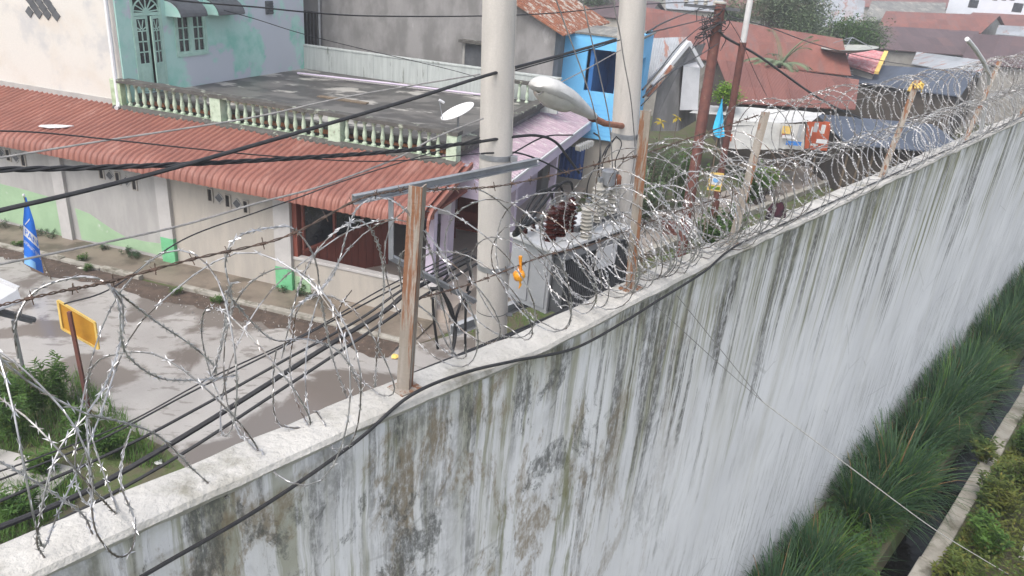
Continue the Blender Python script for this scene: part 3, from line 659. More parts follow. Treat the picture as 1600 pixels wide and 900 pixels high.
MB().tube([dc + ax*.52 + Mq @ Vector((0,-.30,0)), dc + ax*.40 + Mq @ Vector((0,-.22,0))], .032, 8).build('feed_horn', 'white', dish)

# ================================================================ grey cement building behind the terrace
GB = thing('cement_building', 'bare grey cement building with rusty tin gable roof behind the terrace', 'building', HF)
gw = MB(); gw.add([(-3.2,10.55,0),(6.42,10.55,0),(6.42,10.55,5.72),(1.6,10.55,7.95),(-3.2,10.55,5.7),(-3.2,17.5,0),(6.42,17.5,0),(6.42,17.5,5.72),(1.6,17.5,7.95),(-3.2,17.5,5.7)],
       [(0,1,2,3,4),(9,8,7,6,5),(1,6,7,2),(0,4,9,5)])
gw.build('wall', 'grey_wall', GB)
gr_ = MB()
gr_.hexa([(1.6,10.25,8.02),(6.75,10.25,5.62),(6.75,17.6,5.62),(1.6,17.6,8.02)], [(1.6,10.25,8.06),(6.75,10.25,5.66),(6.75,17.6,5.66),(1.6,17.6,8.06)])
gr_.hexa([(-3.55,10.25,5.62),(1.6,10.25,8.02),(1.6,17.6,8.02),(-3.55,17.6,5.62)], [(-3.55,10.25,5.66),(1.6,10.25,8.06),(1.6,17.6,8.06),(-3.55,17.6,5.66)])
gro = gr_.build('roof', 'rust', GB)
for k in range(30):
    y = 10.3 + k*.25; MB().bar((1.75,y,8.0), (6.77,y,5.655), .05, .035).build('roof_rib', 'rust', gro)
wv_ = MB().box(3.3,4.35,10.50,10.56,4.05,5.02).build('window', 'trafo_dark', GB)
MB().box(3.15,4.5,10.2,10.56,5.05,5.14).build('window_hood', 'rail_black', wv_)
MB().box(3.22,3.3,10.48,10.56,4.0,5.05).build('frame', 'concrete', wv_)
gt = MB().box(-3.19,-2.35,10.50,10.545,4.2,5.45).build('gate', 'dark_inside', GB)
for k in range(6): MB().bar((-3.1+k*.14,10.46,4.2), (-3.1+k*.14,10.46,5.45), .03, .03).build('gate_bar', 'trafo_dark', gt)
MB().tube([(-2.28,10.42,4.2),(-2.28,10.42,7)], .045, 8).build('drain_pipe', 'galv', GB)
pp = thing('parapet_wall', 'low weathered grey-green parapet wall at the back of the terrace', 'wall', HF)
MB().box(-2.4,7.0,9.42,9.56,3.3,4.38).build('wall_body', 'parapet', pp)
MB().box(-2.42,7.02,9.40,9.60,4.38,4.44).build('coping', 'parapet', pp, bevel=.01)
for x in (.2,2.2): MB().box(x,x+.22,9.405,9.42,3.6,4.38).build('pier', 'parapet', pp)

# ================================================================ lilac house beside the alley
LH = thing('lilac_house', 'lilac painted house with tiled porch roof facing the alley', 'house', HF)
def fz(px, py, x): return HF.px(px, py, x)
MB().box(3.45,6.25,5.6,9.3,.0,3.2).build('wall', 'lilac', LH)
MB().box(6.25,6.45,1.95,2.35,0,3.2).build('corner_wall', 'lilac', LH)
MB().box(5.2,6.25,9.3,14.5,.0,3.25).build('wall', 'lilac', LH)
win = MB().box(4.1,4.75,5.56,5.6,.95,2.0).build('window', 'dark_glass', LH)
MB().box(4.03,4.1,5.52,5.6,.9,2.05).box(4.75,4.82,5.52,5.6,.9,2.05).box(4.03,4.82,5.52,5.6,.86,.95).box(4.03,4.82,5.52,5.6,2.0,2.07).build('frame', 'lilac', win)
dr = MB().box(5.25,6.0,5.56,5.6,.28,2.3).build('door', 'brown_panel', LH)
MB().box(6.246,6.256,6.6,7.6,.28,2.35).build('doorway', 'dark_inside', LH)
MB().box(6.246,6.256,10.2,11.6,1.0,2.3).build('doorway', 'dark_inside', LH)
for (x, y) in ((5.8,3.6),(7.25,4.6),(7.3,8.6),(7.3,12.4)):
    c_ = MB().box(x-.1,x+.1,y-.1,y+.1,.2,2.75).build('porch_column', 'lilac', LH, bevel=.01)
MB().box(6.25,7.7,2.2,14.2,.0,.26).build('porch_step', 'tile_floor', LH)
lr = MB().hexa([(6.2,2.0,3.22),(7.62,2.0,2.74),(7.62,14.3,2.74),(6.2,14.3,3.22)], [(6.2,2.0,3.27),(7.62,2.0,2.79),(7.62,14.3,2.79),(6.2,14.3,3.27)]).build('roof', 'lilac_roof', LH)
tl = MB(); n = 6
for i in range(n+1):
    a = math.pi*i/n; tl.v += [(0, -.085*math.cos(a), .03+.04*math.sin(a)), (.42, -.085*math.cos(a), -.112+.04*math.sin(a))]
for i in range(n): tl.f.append((i*2, i*2+1, i*2+3, i*2+2))
tl = tl.mesh('roof_tile', True); tl.materials.append(M['lilac_roof'])
for r_ in range(4):
    for k in range(66): link_part('roof_tile', tl, lr, (6.1+r_*.385, 2.1+k*.185, 3.30-.130*r_+.004*(k%3)))
MB().box(7.60,7.68,1.95,14.35,2.46,2.76).build('fascia', 'lilac', lr)
MB().box(7.58,7.72,1.93,14.37,2.76,2.82).build('fascia_cap', 'white', lr)
MB().slab([(6.2,1.95,3.25),(7.6,1.95,2.76),(7.6,1.95,2.46),(6.2,1.95,2.5)], (0,.05,0)).build('gable_board', 'lilac', lr)
MB().box(6.26,7.6,2.05,14.2,2.44,2.47).build('porch_ceiling', 'grey_wall', LH)
sg = thing('white_board', 'blank white board hung at the lilac porch', 'sign board', loc=at(692,321,16.9))
MB().box(-.20,.20,-.012,.012,-.21,.21).build('board', 'white', sg, bevel=.005); MB().tube([(0,.02,.2),(0,.05,.5)], .008, 6).build('hanger', 'galv', sg)
sg.rotation_euler = (0, R(4), R(8))

# ================================================================ blue upper storey
A_, B_, C_ = at(866,52,27.2), at(1000,62,26.6), at(1036,48,29.6)
BFr = Fr((A_.x, A_.y, 0), math.atan2(B_.y-A_.y, B_.x-A_.x)); BL = (B_-A_).length
BB = thing('blue_building', 'bright blue unfinished upper storey with open window holes behind the concrete pole', 'building', BFr)
def bw(px, py): return BFr.py(px, py, 0)
w1, w2 = bw(914,118), bw(962,118); wt, wb = bw(938,78), bw(948,146)
zt = 5.62; zb = 2.15; D_ = 3.1
holes_wall(MB(), 0, BL, 0, .12, zb, zt, [(w1.x, w2.x, wb.z, wt.z)]).build('front_wall', 'blue_paint', BB)
sw = holes_wall(MB(), 0, D_, 0, .12, zb, zt+.1, [(.55,1.95,3.35,4.9)]); sw.v = [(BL-.121+.12-y+.0, x+.121, z) for x, y, z in sw.v]; sw.build('side_wall', 'blue_paint', BB)
MB().box(0,.1,.13,D_,zb,zt-.02).box(.1,BL-.13,D_-.1,D_,zb,zt-.02).build('inner_wall', 'blue_inside_shade', BB)
MB().box(.1,BL-.12,.13,D_-.1,zb,zb+.1).build('floor_slab', 'blue_inside_shade', BB)
MB().box(BL*.45,BL*.5,.13,D_-.1,zb+.1,zt-.1).build('inner_wall', 'blue_inside_shade', BB)
MB().box(-.05,BL+.05,-.05,D_+.3,zt+.001,zt+.06).build('roof', 'tin_old', BB)
MB().box(.1,BL-.15,.25,D_-.1,0,zb-.01).build('ground_floor', 'plaster_beige', BB)
for k in range(9): MB().box(.0,BL,-.012,-.002,zb+.02+k*.145,zb+.14+k*.145).build('plank', 'blue_paint', BB)
cl = thing('hanging_cloth', 'dark navy cloth hung below the blue wall', 'cloth', loc=at(893,254,25.6)); cl.rotation_euler.z = BFr.rz
mb = MB(); n = 20
for i in range(n+1):
    x = -.42 + .84*i/n; mb.v += [(x, .03*math.sin(i*1.7), -.55), (x, .02*math.sin(i*1.7+.5), .55), (x, .012+.03*math.sin(i*1.7), -.55), (x, .012+.02*math.sin(i*1.7+.5), .55)]
for i in range(n): a=i*4; mb.f += [(a,a+4,a+5,a+1),(a+2,a+3,a+7,a+6)]
mb.build('cloth_sheet', 'navy_cloth', cl, smooth=True); MB().tube([(-.55,0,.56),(.55,0,.56)], .012, 6).build('hanging_rod', 'galv', cl)
# ================================================================ steel posts and razor wire on the wall
def wpx(px, py, y): return WF.w(*WF.py(px, py, y))
s2 = math.sqrt(.5)
def iron_post(t, lean, h_, label, cap=False):
    o = thing('wire_post', label, 'post', loc=WF.w(t, .10, WZ-.01), group='angle iron posts on the wall'); o.rotation_euler.z = WF.rz
    tx, ty = lean
    a, b_ = Vector((s2+.15, -s2+.12, 0)).normalized(), Vector((-s2+.25, -s2-.1, 0)).normalized()
    a, b_ = Vector((.86,.5,0)), Vector((-.5,.86,0))
    MB().angle((-.0,-.05,0), (tx,-.05+ty,h_), .068, .007, a, b_).build('angle_iron', 'rust_post', o)
    MB().box(-.06,.08,-.07,.05,-.005,.012).build('base_plate', 'rust_post', o)
    return o
P_ = [(-3.53,(.05,0),1.10,'rusty angle iron post beside the big loose razor loops and thick black cables'),
      (-1.44,(-.12,.02),1.28,'streaky rusted angle iron post standing in front of the second concrete pole'),
      (.08,(.12,0),1.12,'weathered grey angle iron post on the coping just past the transformer'),
      (3.85,(.35,0),1.14,'leaning angle iron post with orange rag tied to its top'),
      (7.7,(.6,0),1.18,'angle iron post beside the bent white pipe'),
      (11.8,(.3,0),1.15,'far angle iron post half lost among dense razor coils')]
for t, l_, h_, lb in P_: iron_post(t, l_, h_, lb)
rg = thing('orange_rag', 'faded orange rag knotted round the top of a leaning post', 'rag', loc=WF.w(4.2, .08, WZ+1.02)); rg.rotation_euler.z = WF.rz; rg.scale = (.62,.62,.62)
mb = MB(); random.seed(3)
for k in range(9):
    a = k*.7; mb.tube([(.0,0,.1), (.05*math.cos(a), .05*math.sin(a), .10+.03*math.sin(k)), (.10*math.cos(a+.3), .10*math.sin(a+.3), .06+.05*math.sin(k*2)), (.13*math.cos(a+.5), .12*math.sin(a+.5), .0+.06*math.cos(k*1.3))], [.03,.035,.028,.008], 6)
mb.build('rag_cloth', 'yellow_pale', rg, smooth=True)
bpz = thing('bent_pipe', 'bent white painted pipe sticking up past the razor wire', 'pipe', loc=WF.w(7.95,.1,WZ)); bpz.rotation_euler.z = WF.rz
MB().tube([WF.l(wpx(px,py,.1)) - Vector((7.95,.1,WZ)) for px, py in ((1531,216),(1540,160),(1546,118),(1536,95),(1524,77),(1511,61))], .03, 8).build('pipe_tube', 'white', bpz, smooth=True)

def blades(pts, step, w_, l_, rnd):
    mb = MB(); acc = 0; last = pts[0]
    for i in range(1, len(pts)-1):
        acc += (pts[i] - last).length; last = pts[i]
        if acc < step: continue
        acc = 0; t = (pts[i+1] - pts[i-1]).normalized(); n_ = t.orthogonal().normalized(); n_.rotate(Matrix.Rotation(rnd.uniform(0,3.14),3,t)); q = t.cross(n_)
        p = pts[i]; A = n_*w_; B = t*l_
        mb.add([p-B*.2, p+A+B, p+B*.35, p+A*.2+q*.003], [(0,1,3),(1,2,3)]); mb.add([p-B*.2, p-A+B, p+B*.35, p-A*.2+q*.003], [(0,3,1),(1,3,2)])
        mb.add([p+B*.2, p+A-B, p-B*.35, p+A*.2-q*.003], [(0,1,3),(1,2,3)]); mb.add([p+B*.2, p-A-B, p-B*.35, p-A*.2-q*.003], [(0,3,1),(1,3,2)])
    return mb
def razor(name, label, pts, m, seed, r_=.0034, step=.042, w_=.013, l_=.024, group=None, loc=None, seg=1):
    rnd = random.Random(seed); o = pts[0] if loc is None else loc
    root = thing(name, label, 'razor wire', loc=o, group=group)
    L_ = [p - o for p in pts]
    MB().tube(L_, r_, 5).build('core_wire', m, root, smooth=True)
    b_ = blades(L_, step, w_, l_, rnd).build('razor_blades', 'razor_blade', root); b_['kind'] = 'stuff'
    return root
def coil_pts(t0, t1, yc, zc, r_, pitch, seed, wob=.12, squash=1.0, sag=0.0, tilt=.0):
    out = []; n = int((t1-t0)/pitch*30); th0 = seed*1.3
    for i in range(n+1):
        f = i/n; th = th0 + 2*math.pi*(t1-t0)/pitch*f; tt = t0 + (t1-t0)*f
        k = int((th-th0)/(2*math.pi)); rr = r_*(1 + wob*nz(th*.23, seed*7.1) + wob*.6*nz(th*.9, seed*3.3))
        tj = pitch*.75*nz(th*.16, seed*5.7+2)
        y = yc + .09*nz(tt*1.3, seed) + rr*math.cos(th); z = zc - sag*4*f*(1-f) + .07*nz(tt*1.7, seed+9) + rr*math.sin(th)*squash
        if z < WZ + .012 and -.03 < y < .22: z = WZ + .012
        out.append(WF.w(tt + tj + tilt*rr*math.sin(th)*math.cos(seed), y, z))
    return out
coils = [(-7.2,-3.5,.10,6.30,.46,.62,1,'large loose razor wire loops sprawling over the wall end above the thick cables','razor'),
         (-7.0,-3.6,.22,6.34,.40,.85,12,'second stretched razor wire strand tangled through the large loose loops','razor'),
         (-6.6,-3.5,.16,6.20,.30,.46,21,'smaller crushed razor coil inside the large loose loops','razor_dull'),
         (-3.4,-1.2,.16,6.22,.32,.26,22,'messy razor strand between the rusty post and the streaky post','razor_dull'),
         (-3.55,-1.4,.12,6.32,.42,.42,2,'open razor wire coil around the first concrete pole behind it','razor'),
         (-1.45,.15,.14,6.42,.40,.17,3,'tangled razor wire coil in front of the transformer','razor_dull'),
         (-1.6,.1,.16,6.05,.22,.14,14,'small crushed razor coil lying low in front of the transformer fins','razor'),
         (-1.7,.1,.10,6.28,.30,.24,15,'bright tangled razor strand over the transformer lid side','razor'),
         (-2.2,-.6,.16,6.12,.24,.20,16,'crumpled razor strand by the orange bag','razor'),
         (-.6,1.2,.14,6.2,.33,.22,17,'razor strand bunched around the foot of the grey post','razor_dull'),
         (.1,3.9,.12,6.72,.31,.30,4,'upper razor coil between the grey post and the leaning post','razor_dull'),
         (.1,3.9,.10,6.17,.29,.25,5,'lower razor coil on the coping between the grey post and the leaning post','razor'),
         (3.9,8.0,.12,6.74,.30,.27,6,'upper razor coil between the leaning post and the bent pipe','razor_dull'),
         (3.9,8.0,.10,6.17,.29,.19,7,'lower razor coil on the coping between the leaning post and the bent pipe','razor'),
         (8.0,16,.12,6.76,.31,.26,8,'upper razor coil past the bent white pipe','razor_dull'),
         (8.0,16,.10,6.17,.29,.20,9,'lower razor coil past the bent white pipe','razor'),
         (16,34,.10,6.5,.42,.3,10,'distant razor coil at the far end of the wall','razor')]
for t0, t1, yc, zc, rr, pt, sd_, lb, mm in coils:
    far = t0 > 3
    razor('razor_coil', lb, coil_pts(t0, t1, yc, zc, rr, pt, sd_, wob=.38 if t0 < -3.6 else .22 if t0 < 0 else .1, tilt=.5 if t0 < -3 else .2), mm, sd_, r_=.0034 if not far else .0042, step=.042 if not far else .055, group='razor wire coils on the wall')
# loose strands followed along their run
tr = [('loose razor strand sagging from the frame edge to the coping', [(-40,520,.05),(0,560,.06),(50,600,.05),(100,630,.02),(140,648,0),(200,662,.02),(250,683,.04),(300,732,.03),(345,772,.02),(355,777,-.02),(350,765,.05)]),
      ('razor strand arching over the yellow sign', [(28,560,.2),(24,505,.2),(55,455,.22),(120,433,.2),(165,441,.16),(186,480,.1),(190,530,.1),(205,562,.14),(255,592,.2),(330,592,.24),(370,586,.26)]),
      ('razor strand running down to a dark knot of wire', [(165,441,.16),(178,452,.18),(240,500,.24),(300,540,.26),(335,572,.28),(338,585,.3)]),
      ('tall razor loop left of the rusty post', [(335,582,.28),(347,530,.26),(362,470,.2),(352,410,.2),(372,370,.16),(430,355,.14),(462,360,.14),(492,405,.16),(502,470,.2),(520,560,.22),(545,630,.24),(560,690,.26)]),
      ('pale razor loop dipping in front of the wall face', [(135,650,.05),(138,700,.0),(142,770,-.05),(150,830,-.1),(180,868,-.12),(205,860,-.1),(211,815,-.05),(190,760,.02),(192,710,.1),(205,670,.15)]),
      ('razor loop leaning on the rusty post', [(462,480,.2),(520,430,.22),(555,330,.2),(600,310,.16),(640,335,.1),(672,390,.16),(690,470,.2),(705,540,.24),(712,600,.26)]),
      ('thin razor loop under the steel channel', [(440,560,.25),(470,440,.22),(510,375,.2),(560,345,.18),(590,380,.2),(600,450,.22),(590,540,.24),(584,640,.26)]),
      ('razor strand curving across the first concrete pole', [(655,300,.14),(700,295,.2),(745,295,.25),(790,325,.25),(830,380,.22),(900,440,.2),(960,470,.15)]),
      ('long pale strand sweeping from the left edge to the wall', [(-30,705,.1),(30,738,.08),(90,775,.06),(130,805,.04),(145,835,.0)])]
tr += [('razor strand rising from the crossing above the sign post foot', [(135,648,.03),(165,600,.06),(188,535,.1),(192,480,.12),(176,452,.14)]),
      ('beaded razor strand dropping from the crossing to the coping', [(135,650,.03),(100,690,.02),(78,740,.0),(64,800,.0),(58,848,.02),(70,872,.02)]),
      ('razor strand above the dark knot of wire', [(332,585,.28),(345,545,.26),(352,500,.24),(358,450,.2),(372,440,.18)]),
      ('long razor strand bowing over the feeder cables', [(352,455,.2),(400,510,.22),(432,532,.24),(480,530,.24),(530,550,.24),(560,600,.24),(574,650,.25),(578,700,.26)]),
      ('hanging razor loop over the wet road', [(432,545,.24),(427,590,.22),(430,650,.18),(452,668,.14),(520,665,.1),(568,650,.12),(577,615,.18)]),
      ('razor strand from the rusty post down to the first pole foot', [(645,470,.14),(680,500,.2),(700,540,.24),(730,575,.26)])]
for i, (lb, pp_) in enumerate(tr):
    razor('razor_strand', lb, spline([wpx(*q) for q in pp_], 14), 'razor', 40+i, r_=.0036, step=.042, w_=.014, l_=.026, group='loose razor strands')
# barbed strands between the posts
mat('barb_brown', (.13,.085,.065), (.09,.07,.06), rough=.7, metal=.3, scale=14, bump=.1)
def barbed(label, pp_, seed):
    pts = spline([wpx(*q) if len(q) == 3 and q[0] > 20 or q[0] <= 0 else wpx(*q) for q in pp_], 16); rnd = random.Random(seed); o = pts[0]; L_ = [p - o for p in pts]
    root = thing('barbed_wire', label, 'barbed wire', loc=o, group='barbed strands between the posts')
    off = .004; A = []; B = []
    for i, p in enumerate(L_):
        A.append(p + Vector((0, off*math.cos(i*1.1), off*math.sin(i*1.1)))); B.append(p - Vector((0, off*math.cos(i*1.1), off*math.sin(i*1.1))))
    mb = MB().tube(A, .003, 4); mb.tube(B, .003, 4); mb.build('twisted_wire', 'barb_brown', root)['kind'] = 'stuff'
    bb = MB(); acc = 0
    for i in range(1, len(L_)-1):
        acc += (L_[i]-L_[i-1]).length
        if acc > .13:
            acc = 0; t = (L_[i+1]-L_[i-1]).normalized(); n_ = t.orthogonal().normalized(); n_.rotate(Matrix.Rotation(rnd.uniform(0,3), 3, t)); q = t.cross(n_)
            bb.tube([L_[i]-n_*.025, L_[i]+n_*.025], .0022, 4); bb.tube([L_[i]-q*.025+t*.008, L_[i]+q*.025+t*.008], .0022, 4); bb.tube([L_[i]-t*.012, L_[i]+t*.012], .007, 5)
    bb.build('barbs', 'barb_brown', root)['kind'] = 'stuff'
barbed('rusty barbed strand rising to the top of the rusty post', [(-30,485,.12),(0,477,.12),(95,455,.12),(170,440,.12),(300,405,.12),(445,370,.12),(560,312,.12),(640,294,.12)], 1)
barbed('barbed strand from the rusty post across the first concrete pole', [(650,296,.12),(720,295,.12),(790,289,.12),(880,270,.12),(960,250,.12),(1000,243,.12)], 2)
barbed('barbed strand between the second and grey posts', [(1000,243,.12),(1080,215,.12),(1185,180,.12)], 3)
barbed('slack barbed strand low in front of the transformer', [(640,470,.12),(740,442,.12),(850,400,.12),(930,380,.12),(1060,330,.12),(1160,300,.12)], 4)
for k, zz in enumerate((6.93,6.5)):
    o = WF.w(.15,.1,zz); pts = [WF.w(t, .1, zz + .02*nz(t*2, k) + .03*math.sin(t*1.6)) for t in [.15+.3*i for i in range(110)]]
    r_ = thing('support_wire', ('upper' if k == 0 else 'lower') + ' straight support wire threading the razor coils', 'wire', loc=o)
    MB().tube([p-o for p in pts], .0035, 4).build('wire_line', 'razor_dull', r_)
# orange bag, dark cloth caught in the wire
bg_ = thing('orange_bag', 'knotted orange plastic bag hanging on the razor wire', 'plastic bag', loc=wpx(811,430,.12))
mb = MB(); n, m_ = 14, 9
for i in range(m_+1):
    ph = math.pi*i/m_
    for k in range(n):
        a = 2*math.pi*k/n; r_ = .036*(1+.22*nz(3*math.cos(a)+5, 3*math.sin(a), ph*2)); mb.v.append((r_*math.sin(ph)*math.cos(a), r_*math.sin(ph)*math.sin(a), r_*1.05*math.cos(ph)))
for i in range(m_):
    for k in range(n): mb.f.append((i*n+k,(i+1)*n+k,(i+1)*n+(k+1)%n,i*n+(k+1)%n))
mb.build('bag_body', 'orange_bag', bg_, smooth=True)
MB().tube([(0,0,.03),(.003,0,.07),(-.002,0,.12)], [.02,.008,.012], 7).build('bag_neck', 'orange_bag', bg_, smooth=True)
MB().tube([(.005,0,-.03),(.014,0,-.06),(.006,0,-.085)], [.006,.008,.003], 6).build('bag_tail', 'orange_bag', bg_, smooth=True)
dc_ = thing('dark_cloth', 'small dark cloth draped over the far side of the coping', 'cloth', loc=wpx(1214,330,.2))
mb = MB()
for k in range(5): mb.tube([(-.07+.035*k,0,-.09),(-.06+.03*k,.01,.0),(-.03+.015*k,.02,.07+.01*(k%2)),(.0,.02,.04)], [.03,.032,.022,.015], 7)
mb.build('cloth_folds', 'dark_cloth', dc_, smooth=True)

# ================================================================ concrete poles
def cpole(name_lb, x0, y0, x1, y1, zt_=11.0, r0=.168, r1=.122):
    o = thing('utility_pole', name_lb, 'utility pole', loc=(x0,y0,0), group='round concrete poles by the transformer')
    n = 30; pts = [(lambda f: Vector(((x1-x0)*f, (y1-y0)*f, zt_*f)))(i/n) for i in range(n+1)]
    MB().tube(pts, [r0+(r1-r0)*i/n for i in range(n+1)], 28).build('pole_shaft', 'pole_concrete', o, smooth=True)
    return o, (lambda z: Vector((x0+(x1-x0)*z/zt_, y0+(y1-y0)*z/zt_, z))), (lambda z: r0+(r1-r0)*z/zt_)
p1o, p1, r1f = cpole('thick round concrete pole in front of the lilac house', .055, 6.5, -.458, 6.5)
p2o, p2, r2f = cpole('round concrete pole in front of the blue building carrying the street lamp', 1.56, 8.16, .71, 8.30)
def band(po, pf, rf, z, h_, m_='galv', th=.006):
    o = po.location; c = pf(z) - Vector(o); MB().lathe([(rf(z)-.01,-h_/2),(rf(z)+th,-h_/2),(rf(z)+th,h_/2),(rf(z)-.01,h_/2)], 28, c).build('clamp_band', m_, po, smooth=True)
    MB().box(c.x+rf(z)-.01, c.x+rf(z)+.05, c.y-.10, c.y-.04, c.z-h_/2, c.z+h_/2).build('band_bolt', m_, po)
band(p1o, p1, r1f, 5.32, .05); band(p2o, p2, r2f, 6.27, .05); band(p1o, p1, r1f, 6.36, .045); band(p1o,p1,r1f,4.86,.008,'trafo_dark',.001); band(p2o,p2,r2f,4.55,.06)
for po, pf, rf in ((p1o,p1,r1f),(p2o,p2,r2f)):
    for sg in (-1,1): MB().tube([pf(z) - Vector(po.location) + Vector((sg*rf(z)*.98,-rf(z)*.18,0)) for z in (.2,2,4,6,8,10.8)], .006, 5).build('mould_seam','pole_concrete',po)
# steel channels bolted to the first pole
def channel(label, a, b_, hh=.09, ww=.045, m_='galv'):
    o = thing('steel_channel', label, 'steel channel', loc=a); d = b_ - a; s_ = Vector((d.y,-d.x,0)).normalized(); mb = MB()
    mb.bar(Vector((0,0,0)), d, .007, hh); mb.bar(s_*ww*.5+Vector((0,0,hh/2-.0035)), d+s_*ww*.5+Vector((0,0,hh/2-.0035)), ww, .007); mb.bar(s_*ww*.5-Vector((0,0,hh/2-.0035)), d+s_*ww*.5-Vector((0,0,hh/2-.0035)), ww, .007)
    mb.build('channel_body', m_, o, bevel=.001); return o
q = channel('long galvanised channel arm clamped across the first concrete pole', WF.w(-2.70,1.66,6.33), WF.w(-.72,1.66,6.33), .066, .04)
br = thing('arm_bracket', 'bent grey strut hanging below the channel arm', 'bracket', loc=WF.w(-2.36,1.65,6.28))
MB().bar((0,0,0), WF.w(-2.35,1.65,5.80)-br.location, .035, .03, (0,1,0)).build('upper_strap', 'galv', br)
MB().bar(WF.w(-2.35,1.65,5.81)-br.location, WF.w(-1.35,1.70,5.13)-br.location, .045, .03, (0,1,0)).build('diagonal_strut', 'galv', br)
for (nn, lb) in ((1.63,'platform beam under the transformer fins facing the wall'),(2.30,'platform beam behind the transformer facing the alley')):
    channel(lb, WF.w(-1.05,nn,4.50), WF.w(1.5,nn,4.50), .12, .06, 'trafo_grey')

# ================================================================ transformer
T = thing('transformer', 'grey pole platform transformer with dark cooling fins and white lid', 'transformer', WF); T.location = WF.w(0,0,0)
x0, x1, y0, y1, zb_, zt_ = -.20, 1.06, 1.80, 2.34, 4.60, 5.30
MB().box(x0+.02,x1-.02,y0,y1,zb_,zt_).build('tank', 'trafo_grey', T, bevel=.012)
MB().box(x0-.03,x1+.02,y0-.06,y1+.03,zt_,zt_+.035).build('lid', 'trafo_lid', T, bevel=.006)
for (a, b_) in ((y0+.03,y0+.22),(y0+.27,y0+.5)): MB().box(x0+.002,x0+.02,a,b_,zb_+.06,zt_-.1).build('side_panel', 'trafo_grey', T, bevel=.004)
for k in range(34):
    x = x0+.05+k*.0345; MB().box(x,x+.010,y0-.16,y0-.001,zb_+.05,zt_-.05).build('cooling_fin', 'trafo_dark', T)
MB().box(x0+.03,x1-.03,y0-.02,y0-.0015,zb_+.04,zt_-.04).build('fin_back', 'trafo_dark', T)
MB().box(x0+.02,x1-.02,y0-.17,y0-.0,zt_-.05,zt_-.035).build('fin_cap', 'trafo_dark', T)
for k in range(12):
    y = y0+.04+k*.04; MB().box(x1-.018,x1+.10,y,y+.010,zb_+.05,zt_-.05).build('cooling_fin', 'trafo_dark', T)
npl = MB().box(.32,.68,y0-.195,y0-.187,5.03,5.27).build('number_plate', 'white', T)
cu = bpy.data.curves.new('plate_text','FONT'); cu.body = '9'; cu.size = .10; cu.extrude = .001
to = bpy.data.objects.new('plate_text', cu); col.objects.link(to)
bpy.context.view_layer.update(); me = bpy.data.meshes.new_from_object(to.evaluated_get(bpy.context.evaluated_depsgraph_get())); bpy.data.objects.remove(to)
nt_ = bpy.data.objects.new('plate_number', me); col.objects.link(nt_); nt_.parent = npl; me.materials.clear(); me.materials.append(M['black_cable']); nt_.location = (.33,y0-.1965,5.10); nt_.rotation_euler = (R(90),0,0)
def bushing(x, y, z, h_, r_, n_, m_, lean=(0,0), parent=T):
    pr = [(r_*.95,0),(r_*.95,.012)]
    for k in range(n_):
        z_ = .02 + (h_-.05)*k/n_; dz = (h_-.05)/n_; pr += [(r_*.60,z_),(r_,z_+dz*.35),(r_*.98,z_+dz*.5),(r_*.60,z_+dz*.72)]
    pr += [(r_*.5,h_-.03),(r_*.5,h_),(r_*.2,h_+.005),(r_*.2,h_+.05)]
    b_ = MB().lathe(pr, 16, (x,y,z), (lean[0],lean[1],1)).build('bushing', m_, parent, smooth=True)
    top = Vector((x,y,z)) + Vector((lean[0],lean[1],1)).normalized()*(h_+.03)
    MB().box(top.x-.022,top.x+.022,top.y-.018,top.y+.018,top.z-.01,top.z+.035).build('terminal', 'galv', b_)
    return top
zl = zt_+.035
hv = [bushing(-.02+.20*k,1.98+.03*k,zl,.36,.074,6,'porcelain_brown') for k in range(3)]
lvb = [bushing(-.08+.13*k,2.26,zl,.08,.03,2,'porcelain_brown') for k in range(3)]
# arresters and fuse insulators: a row on a bracket by the second pole
ar = thing('insulator_bracket', 'row of pale ribbed insulators on a dark bracket beside the second pole', 'insulators', WF)
MB().bar((.25,1.86,5.42),(1.25,1.90,5.42),.05,.05).build('bracket_bar', 'trafo_dark', ar)
tops = []
for k, (x, y, h_, z) in enumerate(((.36,1.80,.38,5.33),(.62,1.88,.42,5.44),(.76,1.95,.40,5.46),(.90,1.90,.40,5.48),(1.02,2.0,.38,5.48))):
    tops.append(bushing(x, y, z, h_, .068, 8, 'polymer', (-.08+.04*k, 0), ar))
MB().lathe([(.05,0),(.075,.02),(.075,.16),(.05,.18)], 14, (.72,1.86,5.82)).build('surge_body', 'galv', ar, smooth=True)
MB().lathe([(.03,0),(.045,.02),(.045,.10),(.03,.12)], 12, (.86,1.84,5.80)).build('rusty_cap', 'rust', ar, smooth=True)

# ================================================================ street lamp on the second pole
lp = thing('street_lamp', 'grey cobra head street lamp on a short rusty arm from the second pole', 'street lamp', loc=WF.w(.95,1.86,6.30))
e0, e1 = wpx(926,183,1.80), wpx(832,126,1.58)
dv = (e1-e0).normalized(); sv = dv.cross(Vector((0,0,1))).normalized(); uv_ = sv.cross(dv); mb = MB(); n = 16
prof_ = [(0,.05,.05),(.12,.072,.062),(.3,.105,.085),(.55,.155,.11),(.8,.165,.11),(.93,.14,.09),(.98,.10,.06),(1.0,.06,.04)]
o_ = lp.location
for (f, wd_, ht_) in prof_:
    for k in range(n):
        a = 2*math.pi*k/n; ca, sa = math.cos(a), math.sin(a); mb.v.append(tuple(e0 + dv*((e1-e0).length*.92*f) + sv*wd_*ca + uv_*(ht_*sa if sa > 0 else ht_*.6*sa) - o_))
m_ = len(prof_)
for i in range(m_-1):
    for k in range(n): mb.f.append((i*n+k, i*n+(k+1)%n, (i+1)*n+(k+1)%n, (i+1)*n+k))
mb.f += [tuple(range(n))[::-1], tuple(range((m_-1)*n, m_*n))]
hd = mb.build('lamp_head', 'lamp_grey', lp, smooth=True)
gl = MB(); LL = (e1-e0).length*.92
